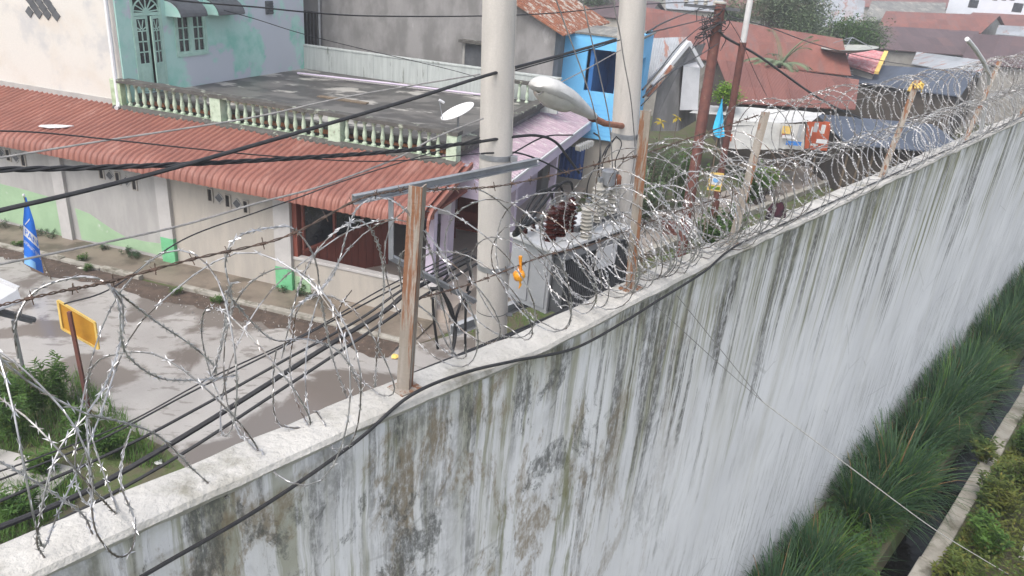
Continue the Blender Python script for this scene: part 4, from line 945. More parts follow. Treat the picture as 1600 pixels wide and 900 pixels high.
for (f, wd_, dp__) in ((.48,.08,.03),(.56,.125,.08),(.75,.14,.10),(.9,.10,.07),(.95,.05,.03)):
    for k in range(9):
        a = math.pi*k/8; gl.v.append(tuple(e0 + dv*LL*f + sv*wd_*math.cos(a) - uv_*(.03+dp__*math.sin(a)) - o_))
for i in range(4):
    for k in range(8): gl.f.append((i*9+k,(i+1)*9+k,(i+1)*9+k+1,i*9+k+1))
gl.build('lamp_bowl', 'lamp_glass', lp, smooth=True)
MB().tube([e0+dv*.55+sv*.12+uv_*.01-o_, e0+dv*.55+sv*.15+uv_*.01-o_], .02, 8).build('latch', 'galv', hd)
MB().tube([e0+dv*.05-o_, e0-dv*.05-o_, wpx(945,193,1.86)-o_, WF.w(1.10,2.02,6.38)-o_], .032, 10).build('lamp_arm', 'orange_rust_pipe', lp, smooth=True)
MB().tube([e0+dv*.03-o_, e0-dv*.03-o_], .046, 10).build('collar', 'iron_brown', lp)
# white connector box near the lamp
cb = thing('cable_connector', 'ribbed white cable connector hanging below the street lamp', 'connector', loc=WF.w(.15,1.8,6.33)); cb.rotation_euler.z = WF.rz
MB().bar((-.12,0,-.015),(.12,0,.02),.05,.045).build('connector_body','polymer',cb,bevel=.008)
for k in range(6): MB().bar((-.10+k*.035,0,-.012+k*.005),(-.09+k*.035,0,-.011+k*.005),.06,.055).build('connector_rib','lamp_grey',cb)

# ================================================================ cables
def cable(label, pts, r_, m_='black_cable', group=None, n_=10, sides=7, twist=0):
    P = spline(pts, n_); o = P[0].copy(); root = thing('power_cable', label, 'cable', loc=o, group=group); L_ = [p-o for p in P]
    if twist:
        rnd = [0, 2.09, 4.19]; 
        for ph in rnd:
            T_ = []; acc = 0
            for i, p in enumerate(L_):
                if i: acc += (L_[i]-L_[i-1]).length
                a = ph + acc*2*math.pi/twist; t = (L_[min(i+1,len(L_)-1)]-L_[max(i-1,0)]).normalized(); s_ = t.cross(Vector((0,0,1))).normalized(); u_ = s_.cross(t)
                T_.append(p + s_*r_*1.05*math.cos(a) + u_*r_*1.05*math.sin(a))
            MB().tube(T_, r_, 6).build('cable_strand', m_, root, smooth=True)
    else: MB().tube(L_, r_, sides).build('cable_line', m_, root, smooth=True)
    return root
def CP(*pp): return [wpx(*q) for q in pp]
cable('single thick black cable crossing in front of the red roof', CP((-60,345,1.95),(0,329,1.9),(130,299,1.88),(270,263,1.86),(480,203,1.84),(640,156,1.83),(760,118,1.84),(870,88,2.0),(962,62,2.07)), .0135, n_=8)
cable('twisted bundle of black cables below the green balusters', CP((-60,266,1.95),(0,265,1.9),(140,262,1.9),(300,256,1.88),(480,246,1.86),(620,236,1.85),(752,221,1.85)), .0085, n_=24, twist=.35)
cable('black cable looping from the first pole to the transformer', CP((752,221,1.85),(800,214,1.8),(840,212,1.8),(868,222,1.8),(890,250,1.85),(905,270,1.9)), .013)
cable('second black loop beside the lilac fascia', CP((752,240,1.86),(800,238,1.8),(830,245,1.8),(860,258,1.8),(885,272,1.85)), .008)
cable('thin black wire over the red roof tiles', CP((-40,204,2.1),(60,207,2.1),(190,220,2.05),(300,232,2.0),(440,245,1.95),(600,252,1.9),(750,240,1.88)), .0045)
cable('thin pale wire rising across the balustrade', CP((-20,250,2.2),(150,222,2.15),(392,184,2.05),(550,150,1.95),(750,116,1.88)), .006, 'grey_cable')
cable('thin wire from the low left to the channel arm', CP((-20,417,2.0),(130,386,2.0),(285,352,2.0),(400,318,1.95),(482,297,1.92),(540,278,1.9),(625,245,1.9),(680,215,1.88),(755,185,1.86)), .007, 'grey_cable')
cable('thin dark wire below it towards the porch', CP((100,475,2.3),(175,450,2.3),(285,375,2.3),(400,332,2.3),(460,311,2.3),(560,275,2.2),(750,215,1.9)), .005)
cable('long thin wire high across the teal and grey walls', CP((230,-6,3.0),(300,3,3.0),(400,11,3.0),(480,19,3.0),(580,25,3.0),(750,25,3.0),(870,20,3.0),(1000,7,3.4),(1110,2,4)), .006)
cable('fine wire sloping over the teal wall', CP((350,16,3),(400,30,3),(470,52,3),(560,75,3),(700,108,3),(760,125,3)), .003)
# heavy bundle running low along the street side of the wall
bun = [('thickest black feeder running down behind the wall from the first pole', [(742,402,1.75),(640,456,1.8),(600,487,1.85),(500,548,1.9),(400,612,1.9),(270,692,1.9),(130,770,1.9),(-40,840,1.9)], .020),
       ('black feeder just above the thickest one', [(738,398,1.78),(640,446,1.8),(560,500,1.9),(450,560,1.95),(320,632,2.0),(180,705,2.0),(-40,800,2.0)], .011),
       ('thin black feeder fanning over the weeds', [(735,392,1.8),(640,438,1.85),(560,480,1.95),(430,548,2.0),(300,612,2.1),(150,690,2.1),(-40,765,2.1)], .007),
       ('thin black feeder under the yellow sign', [(730,388,1.8),(600,450,1.9),(480,520,2.0),(330,590,2.1),(200,660,2.2),(60,715,2.2),(-40,750,2.2)], .006),
       ('paired black feeder nearest the wall', [(745,412,1.7),(650,470,1.7),(560,530,1.7),(430,615,1.7),(280,712,1.7),(120,800,1.7),(-40,872,1.7)], .012)]
for lb, pp_, rr in bun: cable(lb, CP(*pp_), rr, group='feeder cables behind the wall')
cable('black cable lying along the street edge of the coping', [WF.w(t, .30+.02*nz(t,3), 5.74+.03*nz(t*.8,1)) for t in (-7,-6,-5,-4,-3.4,-2.8,-2.2,-1.5,-.8,0)], .016)
cable('second black cable beside the coping edge', [WF.w(t, .36+.02*nz(t,13), 5.70+.03*nz(t*.8,11)) for t in (-4.4,-3.4,-2.8,-2.2,-1.5,-.8,0,1,2)], .012)
cable('black cable draped along the inner edge of the wall', [WF.w(t, y, z) for t, y, z in ((-6.2,-.05,5.50),(-5.6,-.05,5.56),(-5,-.05,5.64),(-4.45,-.05,5.69),(-3.95,-.045,5.79),(-3.58,-.02,5.895),(-3.2,-.02,5.885),(-2.81,-.045,5.83),(-2.24,-.05,5.715),(-1.7,-.05,5.73),(-1.28,-.05,5.77),(-.6,-.045,5.83),(-.05,.0,5.895),(1,.02,5.89),(2.0,.02,5.89),(5,.03,5.89),(9,.03,5.89),(16,.03,5.89),(30,.03,5.89))], .0095)
# curled drop cables beside the first pole
for i, pp_ in enumerate(([(700,430,1.7),(690,450,1.75),(705,480,1.7),(712,520,1.65),(706,556,1.6)], [(735,455,1.7),(722,470,1.7),(712,500,1.7),(708,545,1.7)], [(728,405,1.7),(735,430,1.65),(730,455,1.7)], [(672,450,1.7),(690,455,1.6),(705,490,1.6),(716,510,1.6)], [(676,465,1.7),(678,500,1.7),(684,545,1.7)], [(728,470,1.65),(727,510,1.65),(727,550,1.65)])):
    cable(['looped black drop cable beside the first pole','short black drop cable near the first pole','hooked black cable end at the clamp band','black cable arching to the pole foot','straight black drop cable by the rusty post','straight black drop cable touching the first pole'][i], CP(*pp_), .012)
# transformer leads
for i, tp in enumerate(hv): cable(['first','middle','last'][i] + ' black lead arching from a brown bushing', [WF.w(*(tp+Vector((0,0,.02)))), WF.w(tp.x-.15,tp.y-.05,tp.z+.18), WF.w(tp.x-.4,tp.y-.08,tp.z+.16), WF.w(-.62+.02*i,1.9,5.62-.03*i), WF.w(-.42,2.1,5.48), WF.w(lvb[i].x,2.26,lvb[i].z)], .014)
for i, tp in enumerate(tops[:4]): cable('dark jumper %s' % ['on the shortest pale insulator','on the pale insulator with the grey canister','on the pale insulator behind the canister','on the pale insulator by the rusty cap'][i], [WF.w(*tp), WF.w(tp.x-.05,tp.y,tp.z+.14), WF.w(tp.x+.02,tp.y,tp.z+.32), WF.w(1.0,2.02,6.28)], .006)
# stay and jumper wires slanting down beside the second pole
for lb, pp_ in (('slanting wire passing the lamp head', [(866,-8,1.7),(885,45,1.7),(905,100,1.7),(925,160,1.7),(938,225,1.75),(940,270,1.8)]), ('slanting wire over the blue window', [(910,0,1.75),(925,65,1.75),(940,130,1.78),(952,190,1.8),(957,260,1.85),(960,300,1.9)]), ('slanting wire crossing the second pole', [(956,-8,1.6),(968,50,1.6),(975,95,1.6),(985,150,1.6),(990,200,1.65),(992,240,1.7),(985,290,1.8)])):
    cable(lb, CP(*pp_), .006, 'grey_cable')
cable('paired service wire past the blue window', CP((806,110,1.9),(870,92,2.0),(920,78,2.05),(970,62,2.1)), .006)
cable('pale service wire over the lamp head', CP((840,148,1.55),(870,132,1.65),(920,106,1.9),(970,78,2.1)), .005, 'grey_cable')
cable('black lead under the lamp to the white connector', CP((800,240,1.8),(850,214,1.8),(895,211,1.8)), .007)
cable('black lead from the connector down to the fuses', CP((928,208,1.8),(937,216,1.85),(938,240,1.85),(935,265,1.85)), .009)
# wire that leaves the wall top and crosses the drain
J = WF.w(.6,-.55,4.95); endp = onz(1575,897,.05)
a0, a1 = wpx(1023,476,-.045), wpx(1058,462,-.045); j = CAM + (wpx(1192,628,-.3) - CAM)
cable('thin tie wire slanting across the stained wall', [a0, a0.lerp(j,.5) + Vector((0,0,-.01)), j], .003, 'grey_cable'); cable('second thin tie wire beside it on the stained wall', [a1, a1.lerp(j,.5), j], .003, 'grey_cable')
cable('pale wire stretched from the wall across the drain', [j, j.lerp(endp,.3)+Vector((0,0,-.05)), j.lerp(endp,.6)+Vector((0,0,-.09)), j.lerp(endp,.85)+Vector((0,0,-.04)), endp], .006, 'white_wire')
# ================================================================ houses further off
def shack(name, label, eL, eR, rR, rL, roofm, wallm, over=.25, back=True, ribs=0, group=None):
    A, B, C2, D = [at(*q) for q in (eL, eR, rR, rL)]          # eave left, eave right, ridge right, ridge left
    rz = math.atan2(B.y-A.y, B.x-A.x); fr = Fr((A.x, A.y, 0), rz); o = thing(name, label, 'house', fr, group=group)
    a, b_, c_, d_ = fr.l(A), fr.l(B), fr.l(C2), fr.l(D)
    be, ae = Vector((2*c_.x-b_.x, 2*c_.y-b_.y, b_.z)), Vector((2*d_.x-a.x, 2*d_.y-a.y, a.z))
    up = Vector((0,0,.05))
    rf = MB().hexa([a, b_, c_, d_], [p+up for p in (a, b_, c_, d_)]).build('roof', roofm, o)
    if back: MB().hexa([d_, c_, be, ae], [p+up for p in (d_, c_, be, ae)]).build('back_slope', roofm, rf)
    cen = (a+b_+be+ae)/4
    def ins(p, z): q = p.lerp(Vector((cen.x,cen.y,p.z)), min(.12, over/max((p-cen).length,.1)*1.3)); return Vector((q.x,q.y,z))
    mb = MB(); lo = [ins(p,0) for p in (a,b_,be,ae)]; zz = min(a.z,b_.z)-.08
    hi = [ins(p,p.z-.08) for p in (a,b_,be,ae)]; mb.hexa(lo, hi); g1, g2 = ins(c_,c_.z-.1), ins(d_,d_.z-.1)
    mb.add([hi[1],hi[2],g1], [(0,1,2)]); mb.add([hi[3],hi[0],g2], [(0,1,2)])
    mb.build('wall', wallm, o)
    for k in range(ribs):
        f = (k+.5)/ribs; MB().bar(a.lerp(b_,f)+up*1.1, d_.lerp(c_,f)+up*1.1, .07, .03).build('roof_lap', roofm, rf)
    return o, fr, (a,b_,c_,d_)
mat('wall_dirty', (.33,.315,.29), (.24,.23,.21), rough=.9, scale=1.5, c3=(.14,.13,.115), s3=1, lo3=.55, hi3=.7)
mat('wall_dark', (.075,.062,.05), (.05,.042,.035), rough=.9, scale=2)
mat('wall_haze_tint', (.64,.67,.72), (.58,.61,.66), rough=.85, scale=.7)  # white wall, distance haze tinted blue into its colour
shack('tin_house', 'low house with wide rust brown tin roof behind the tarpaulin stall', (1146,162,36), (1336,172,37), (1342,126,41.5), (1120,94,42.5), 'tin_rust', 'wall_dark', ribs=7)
shack('tin_house', 'bigger rust brown tin roofed house beyond the iron poles', (1004,84,44), (1330,119,46.5), (1316,62,49.5), (1004,12,52), 'tin_rust2', 'wall_dirty', ribs=9)
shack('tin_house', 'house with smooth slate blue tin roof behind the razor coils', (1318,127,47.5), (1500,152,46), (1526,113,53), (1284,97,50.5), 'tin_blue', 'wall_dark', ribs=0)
shack('tin_house', 'house with long dull purple brown roof', (1358,76,64), (1515,88,66), (1530,50,74), (1374,41,72), 'tin_purple', 'wall_dirty', ribs=6)
shack('tin_house', 'rust red roofed house on the far side of the purple brown roof', (1372,42,77), (1532,53,78), (1562,25,86), (1384,18,85), 'tin_rust2', 'wall_dirty', ribs=5)
shack('tin_house', 'rust and purple roofed house at the end of the wall', (1500,98,60), (1660,112,60), (1655,62,67), (1522,54,67), 'tin_purple', 'wall_dirty', ribs=5)
shack('tin_house', 'low house with rust and zinc patched sheets beside the slate blue roof', (1424,100,58), (1530,122,56), (1540,96,60), (1432,82,61.5), 'tin_zinc', 'wall_dirty', ribs=6)
shack('tin_house', 'house with bright zinc upper sheets and rusty lower sheets past the trees', (1272,40,82), (1345,52,82), (1352,2,94), (1276,-8,94), 'tin_zinc', 'wall_dirty', ribs=5)
shack('tin_house', 'house with grey corrugated asbestos roof next to the white building', (1350,34,92), (1475,30,94), (1478,5,108), (1362,2,108), 'tin_old', 'wall_dirty', ribs=14)
shack('tin_house', 'house with pale zinc strip roof by the end of the wall', (1555,54,74), (1660,62,74), (1660,46,80), (1560,40,80), 'tin_zinc', 'wall_dirty')
shack('tin_house', 'far rust roofed house below the white building', (1500,34,98), (1680,50,98), (1680,28,106), (1520,20,106), 'tin_rust', 'wall_dirty', ribs=5)
shack('tin_house', 'beige house with dark tin roof between the two concrete poles', (880,20,62), (1010,34,60), (1030,4,68), (880,-12,72), 'tin_purple', 'plaster_beige')
shack('tin_house', 'white zinc roofed house beyond the top of the iron pole', (1040,14,72), (1130,20,72), (1130,-8,80), (1040,-14,80), 'tin_zinc', 'plaster_beige')
shack('tin_house', 'rusty roofed house among the trees behind the zinc roof', (1130,22,86), (1285,32,86), (1285,8,96), (1130,-2,96), 'tin_rust', 'wall_dirty')
shack('tin_house', 'far brown roof past the zinc roofed house', (1280,8,120), (1420,14,120), (1420,-6,132), (1280,-10,132), 'tin_rust2', 'wall_dirty')
shack('tin_house', 'far rusty roof near the frame edge behind the white building', (1380,8,140), (1640,20,140), (1640,-4,152), (1380,-12,152), 'tin_rust', 'wall_dirty')
# white building
A_, B_ = at(1474,32,112), at(1640,40,112); fr = Fr((A_.x,A_.y,0), math.atan2(B_.y-A_.y,B_.x-A_.x)); wbld = thing('white_building', 'plain pale white building with small dark windows beyond the tin roofs', 'building', fr)
LL = (B_-A_).length
MB().box(0,LL,0,9,0,12).build('wall', 'wall_haze_tint', wbld)
for px, py, w_, h_ in ((1521,6,1.0,.9),(1590,12,1.0,1.0),(1555,-2,.5,.4),(1569,-2,.5,.4),(1582,-2,.5,.4)):
    q = fr.py(px,py,0); MB().box(q.x-w_/2,q.x+w_/2,-.02,.05,q.z-h_/2,q.z+h_/2).build('window', 'dark_glass', wbld)
# pink tiled roof
o, fr, (a,b_,c_,d_) = shack('tiled_house', 'small house with pink pantile roof and yellow gable edge', (1305,97,49), (1366,116,48), (1381,84,51.5), (1338,76,52.5), 'pink_tile', 'wall_dirty')
rf = [c for c in o.children if c.name.startswith('roof')][0]
tm = MB()
for i in range(5):
    aa = math.pi*i/4; tm.v += [(-.16*math.cos(aa), 0, .06*math.sin(aa)), (-.16*math.cos(aa), .5, .05+.06*math.sin(aa))]
for i in range(4): tm.f.append((i*2,i*2+1,i*2+3,i*2+2))
tme = tm.mesh('roof_tile', True); tme.materials.append(M['pink_tile'])
for r_ in range(5):
    for k in range(12):
        f, h_ = (k+.5)/12, r_/5; p = a.lerp(b_,f).lerp(d_.lerp(c_,f), h_); e = (d_.lerp(c_,f)-a.lerp(b_,f)); link_part('roof_tile', tme, rf, p+Vector((0,0,.07)), (math.atan2(e.z, math.hypot(e.x,e.y)), 0, -math.atan2(e.x,e.y)))
MB().bar(b_+Vector((.1,0,.1)), c_+Vector((.1,0,.1)), .22, .16).build('gable_edge', 'yellow_pale', rf)
# grey gable hut in front of the rust roofs
A_ = at(1022,186,29.5); B_ = at(1062,150,31)
hut = thing('grey_hut', 'small dark grey board hut with white edged gable roof beside the blue building', 'house', loc=onz(1040,225,0))
ho = hut.location
def hp(px,py,d): return at(px,py,d) - ho
MB().slab([hp(1016,205,30.5), hp(1060,205,31.5), hp(1062,108,31.5), hp(1076,74,31.6), hp(1030,120,30.5)], (1.2,2.6,0)).build('wall', 'grey_wall', hut)
MB().slab([hp(1062,172,31.4), hp(1090,172,32), hp(1094,106,32), hp(1068,104,31.4)], (.3,2.2,0)).build('white_wall', 'white', hut)
MB().hexa([hp(1000,140,30.2),hp(1075,68,31.3),hp(1072,60,34.2),hp(1012,62,34.0)], [p+Vector((0,0,.06)) for p in (hp(1000,140,30.2),hp(1075,68,31.3),hp(1072,60,34.2),hp(1012,62,34.0))]).build('roof', 'tin_zinc', hut)
MB().bar(hp(1020,134,30.1), hp(1076,66,31.2), .16, .16).build('barge_board', 'white', hut); MB().bar(hp(1076,66,31.2), hp(1097,104,31.8), .14, .14).build('barge_board', 'white', hut)
MB().bar(hp(1010,150,30.0), hp(1048,102,30.5), .45, .04).build('rusty_sheet', 'rust', hut)
# dish antenna and aerials
da = thing('mesh_dish', 'wide grey mesh dish antenna above the pink tiles', 'satellite dish', loc=at(1318,113,48)); 
mb = MB(); n = 32
for off in (0,-.03):
    for (r_, z_) in ((0,0),(.5,.05),(1.0,.2),(1.5,.42)):
        for k in range(n): aa = 2*math.pi*k/n; mb.v.append((r_*math.cos(aa), r_*math.sin(aa)*.9, 1.1+z_*.6+off+.12*r_*math.cos(aa)))
for s_ in range(2):
    for i in range(3):
        for k in range(n): q = (s_*4*n+i*n+k, s_*4*n+i*n+(k+1)%n, s_*4*n+(i+1)*n+(k+1)%n, s_*4*n+(i+1)*n+k); mb.f.append(q if s_==0 else q[::-1])
mb.build('reflector', 'dish_mesh', da, smooth=True); MB().tube([(0,0,-.3),(0,0,1.1)], .05, 8).build('mast', 'galv', da)
for k in range(3): aa = k*2.09; MB().tube([(1.2*math.cos(aa),1.1*math.sin(aa),1.45),(0,0,1.9)], .02, 5).build('feed_strut','galv',da)
for lb, px, py0, py1, d in (('thin aerial mast on the slate blue roof',1324,140,108,47.2),('thin aerial mast behind the mesh dish',1326,90,58,56)):
    b0 = at(px,py0,d); t_ = at(px+1,py1,d) - b0; ao = thing('aerial_mast', lb, 'aerial', loc=b0); MB().tube([(0,0,-.2),t_], .03, 6).build('mast_tube','galv',ao)
    for k in range(4): MB().tube([t_*(.95-.12*k)+Vector((-.3,0,0)), t_*(.95-.12*k)+Vector((.3,0,0))], .012, 5).build('aerial_rod','galv',ao)

# ================================================================ tarpaulin stall
ST = onz(1190,252,0); ST = at(1190,240,33.5); ST.z = 0
stall = thing('market_stall', 'roadside stall under sagging white tarpaulins with an orange banner', 'stall', loc=ST)
def sp(px,py,d): return at(px,py,d) - ST
def tarp(name, q, m_, sag=.08, nu=10, nv=6):
    mb = MB()
    for s_ in (0,1):
        for i in range(nu+1):
            for jx in range(nv+1):
                f, g_ = i/nu, jx/nv; p = q[0].lerp(q[1],f).lerp(q[3].lerp(q[2],f), g_); mb.v.append(tuple(p + Vector((0,.02*s_,-sag*16*f*(1-f)*g_*(1-g_) + .03*nz(f*6,g_*5,sag*9) - .01*s_)) + Vector((0,.06*nz(f*9,g_*3),0))))
    k = (nu+1)*(nv+1)
    for i in range(nu):
        for jx in range(nv):
            a = i*(nv+1)+jx; mb.f += [(a,a+nv+1,a+nv+2,a+1),(k+a,k+a+1,k+a+nv+2,k+a+nv+1)]
    return mb.build(name, m_, stall, smooth=True)
tarp('canopy', [sp(1133,197,31.6),sp(1268,190,32.4),sp(1286,176,34.5),sp(1145,166,34.0)], 'tarp', .14)
tarp('canopy', [sp(1077,176,31.0),sp(1134,180,31.6),sp(1138,166,34.5),sp(1100,164,34.0)], 'tarp', .1)
tarp('side_sheet', [sp(1134,232,31.6),sp(1216,234,32.0),sp(1220,192,32.0),sp(1140,188,31.7)], 'tarp', .02)
tarp('poster_sheet', [sp(1216,232,32.1),sp(1256,234,32.2),sp(1258,194,32.2),sp(1220,193,32.1)], 'tarp', .02)
for k, (px, py, ww, hh, mm) in enumerate(((1229,203,.34,.3,'yellow_pale'),(1232,214,.5,.12,'white'),(1240,224,.6,.16,'plastic_blue'),(1224,211,.12,.12,'tarp_orange'),(1250,205,.14,.5,'trafo_grey'),(1141,215,.14,.3,'tarp_orange'))):
    c = sp(px,py,31.9 if px > 1150 else 31.4); MB().box(c.x-ww/2,c.x+ww/2,c.y-.01,c.y+.01,c.z-hh/2,c.z+hh/2).build('poster_print', mm, stall)
bn = tarp('banner', [sp(1257,232,32.0),sp(1292,236,32.6),sp(1299,190,32.6),sp(1262,190,32.0)], 'tarp_orange', .02)
for k, (px, py, ww, hh, mm) in enumerate(((1275,199,.16,.36,'trafo_grey'),(1286,202,.16,.34,'tarp'),(1284,221,.42,.16,'white'),(1268,206,.05,.4,'tarp'),(1272,226,.3,.08,'tarp'))):
    c = sp(px,py,31.8); MB().box(c.x-ww/2,c.x+ww/2,c.y-.01,c.y+.01,c.z-hh/2,c.z+hh/2).build('banner_print', mm, bn)
for px, py in ((1137,190),(1218,193),(1262,188),(1290,180),(1100,170)):
    c = sp(px,py,32.6); MB().tube([(c.x,c.y,0),(c.x,c.y,c.z)], .035, 6).build('stall_pole', 'old_wood', stall)
MB().box(sp(1137,235,32.6).x, sp(1258,235,32.6).x, sp(1190,235,32.4).y, sp(1190,235,33.6).y, .62, .7).build('counter', 'old_wood', stall)
# wooden shed and clutter past the stall
A_ = at(1338,190,33); shed = thing('wooden_shed', 'dark brown wooden shed with sloping rust sheet roof past the orange banner', 'shed', loc=(A_.x,A_.y,0))
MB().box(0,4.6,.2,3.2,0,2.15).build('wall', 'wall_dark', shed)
for k in range(9): MB().box(.05+k*.5,.12+k*.5,.14,.2,0,2.15).build('wall_post', 'old_wood', shed)
MB().hexa([(-.3,-.3,2.05),(4.8,-.3,2.05),(4.8,3.4,2.5),(-.3,3.4,2.5)], [(-.3,-.3,2.1),(4.8,-.3,2.1),(4.8,3.4,2.55),(-.3,3.4,2.55)]).build('roof', 'tin_blue', shed)
for lb, px, py, d, mm, hh in (('yellow plastic drum with a rag beside the wooden shed',1379,225,31,'yellow_pale',.9),('ochre bundle hanging in the shed front',1452,195,36,'yellow_pale',.7),('second ochre sack leaning in the shed front',1470,188,36.5,'orange_bag',.6)):
    b0 = at(px,py,d); b0.z = max(b0.z-.4, 0) ; dr = thing('yellow_drum', lb, 'drum', loc=(b0.x,b0.y,0))
    MB().lathe([(.12,0),(.16,.03),(.17,hh*.5),(.13,hh*.7),(.2,hh*.9),(.21,hh),(.1,hh*1.02)], 12).build('drum_body', mm, dr, smooth=True); MB().lathe([(.16,hh*.45),(.185,hh*.48),(.16,hh*.51)], 12).build('drum_ring', 'white', dr)

# ================================================================ rust brown iron poles with the small flag and notice
def ipole(label, foot, top, r0, r1, light_from=None, zt=None):
    b0 = onz(*foot); d = math.hypot(b0.x,b0.y); t_ = at(*top, d) - b0
    o = thing('iron_pole', label, 'pole', loc=b0, group='brown iron poles by the alley'); t_ = t_*1.0
    MB().tube([(0,0,-.3), t_*.35, t_*.36, t_*.70, t_*.705, t_], [r0,r0,r0*.95,r0*.95,r1,r1], 14).build('pole_tube', 'iron_brown', o, smooth=True); return o, b0, t_
ip1, ib1, it1 = ipole('stout rust brown iron pole wrapped in cables at its top', (1062,410), (1126,6), .155, .135)
ip2, ib2, it2 = ipole('thinner rust brown iron pole with pale grey upper length', (1106,392), (1161,66), .105, .10)
MB().tube([it2*.99, it2*1.42], [.085,.08], 12).build('upper_tube', 'lamp_grey', ip2, smooth=True)
MB().lathe([(.14,0),(.15,.02),(.15,.05),(.1,.06)], 14, it1).build('pole_cap', 'polymer', ip1)
ca = MB().bar(it1*.985+Vector((-.9,.2,0)), it1*.985+Vector((.5,-.1,0)), .07, .07).build('cross_arm', 'trafo_dark', ip1)
for k in range(4): MB().lathe([(.03,0),(.06,.02),(.06,.05),(.035,.06),(.06,.08),(.05,.13),(.02,.14)], 10, it1*.985+Vector((-.85+k*.24,.19-k*.05,.04))).build('insulator', 'polymer', ca, smooth=True)
fl = thing('small_flag', 'light blue cloth pennant hanging beside the iron poles', 'flag', loc=at(1128,235,21.0))
fo = fl.location; mb = MB(); rows = 12; colsn = 8
for s_ in (0,1):
    for i in range(rows+1):
        f = i/rows; xl = 1128 - 14*min(1,f*1.25) + (8 if f > .9 else 0)*(f-.9)*10*.4; xr = 1129 + 3*f; yy = 155 + 55*f
        for k in range(colsn+1):
            g_ = k/colsn; p = at(xl+(xr-xl)*g_, yy + 6*f*(1-abs(g_-.5)), 21.0) - fo; mb.v.append(tuple(p + Vector((0, .05*math.sin(g_*7+f*3)+.012*s_, 0))))
k_ = (rows+1)*(colsn+1)
for i in range(rows):
    for k in range(colsn): a = i*(colsn+1)+k; mb.f += [(a,a+colsn+1,a+colsn+2,a+1),(k_+a,k_+a+1,k_+a+colsn+2,k_+a+colsn+1)]
mb.build('flag_cloth', 'flag_sky', fl, smooth=True); MB().tube([Vector((fo.x,fo.y,0))-fo, at(1130,150,21.0)-fo], .015, 6).build('flag_stick', 'old_wood', fl)
nb = thing('notice_plate', 'small yellow and white notice fixed to the thinner iron pole', 'sign', loc=at(1118,284,21.4)); nb.rotation_euler.z = R(-10)
MB().box(-.19,.19,-.012,.012,-.26,.26).build('plate','yellow_pale',nb,bevel=.004); MB().box(-.15,.15,-.018,-.0125,-.08,.2).build('printed_panel','white',nb); MB().lathe([(.0,0),(.08,0),(.08,.004),(0,.004)],16,(0,-.019,.06),(0,-1,0)).build('printed_disc','flag_light',nb); MB().box(-.15,.15,-.018,-.0125,-.22,-.13).build('printed_band','bush_lime',nb)
# wires to and from the iron pole
def fpt(px,py,d): return at(px,py,d)
far_w = [('cable sagging from the second concrete pole to the iron pole top',[(1012,50,9),(1040,34,13),(1082,18,18),(1118,10,21)],.012),('lower cable to the iron pole top',[(1010,52,9),(1060,40,14),(1100,30,18),(1126,20,21.2)],.010),
 ('service bundle fanning down past the blue building',[(1004,140,9),(1030,110,13),(1060,72,17),(1092,44,20),(1120,30,21.2)],.012),('second service wire down past the blue building',[(1005,152,9),(1035,122,13),(1070,100,17),(1100,82,20),(1122,68,21.2)],.012),('third service wire low past the hut',[(1002,165,9),(1030,135,13),(1062,100,17),(1096,60,20),(1124,36,21.2)],.009),
 ('heavy sagging bundle leaving the iron pole over the rust roofs',[(1124,48,21.2),(1136,60,22),(1180,84,24),(1220,112,26),(1262,142,28),(1300,165,30),(1345,185,33)],.035),('upper thin cable leaving the iron pole over the trees',[(1132,14,21.2),(1145,27,22),(1200,42,26),(1265,66,31),(1330,84,37),(1390,97,43),(1440,104,50)],.016),
 ('thin wire dropping from the iron pole to the grey pole',[(1138,30,21.2),(1152,52,21.8),(1162,72,22.2),(1178,110,23),(1198,150,24.5)],.008)]
for lb, pp_, rr in far_w: cable(lb, [fpt(*q) for q in pp_], rr)
mb = MB(); rnd = random.Random(5)
for k in range(16):
    c = it1*(.9+.09*rnd.random()); pts = [c + Vector((rnd.uniform(-.55,.25), rnd.uniform(-.3,.1), rnd.uniform(-.55,.15))) for _ in range(4)]; mb.tube(spline(pts, 6), .012, 5)
o = mb.build('tangled_wires', 'black_cable', ip1, smooth=True); o['kind'] = 'stuff'

# ================================================================ yellow sign, blue flag at the road
sb = onz(142,655); sgn = thing('road_sign', 'back of a small orange yellow sign on a rusty post by the weeds', 'sign', loc=sb)
d0 = math.hypot(sb.x,sb.y)
def sq(px,py,dd=0): return at(px,py,d0+dd) - sb
tp_ = sq(108,487)
MB().bar((0,0,-.25), tp_, .06, .05, (0,1,0)).build('sign_post','iron_brown',sgn,bevel=.004)
cs_ = [sq(88,471,.30), sq(146,506,-.05), sq(152,547,-.05), sq(95,515,.30)]; nrm = (cs_[1]-cs_[0]).cross(cs_[3]-cs_[0]).normalized()
if nrm.y > 0: nrm = -nrm
MB().slab([p - nrm*.045 for p in cs_], -nrm*.012).build('sign_panel','yellow_sign',sgn)
fm = MB()
for k in range(4): fm.bar(cs_[k]-nrm*.04, cs_[(k+1)%4]-nrm*.04, .035, .03, nrm)
fm.build('sign_frame','yellow_pale',sgn)
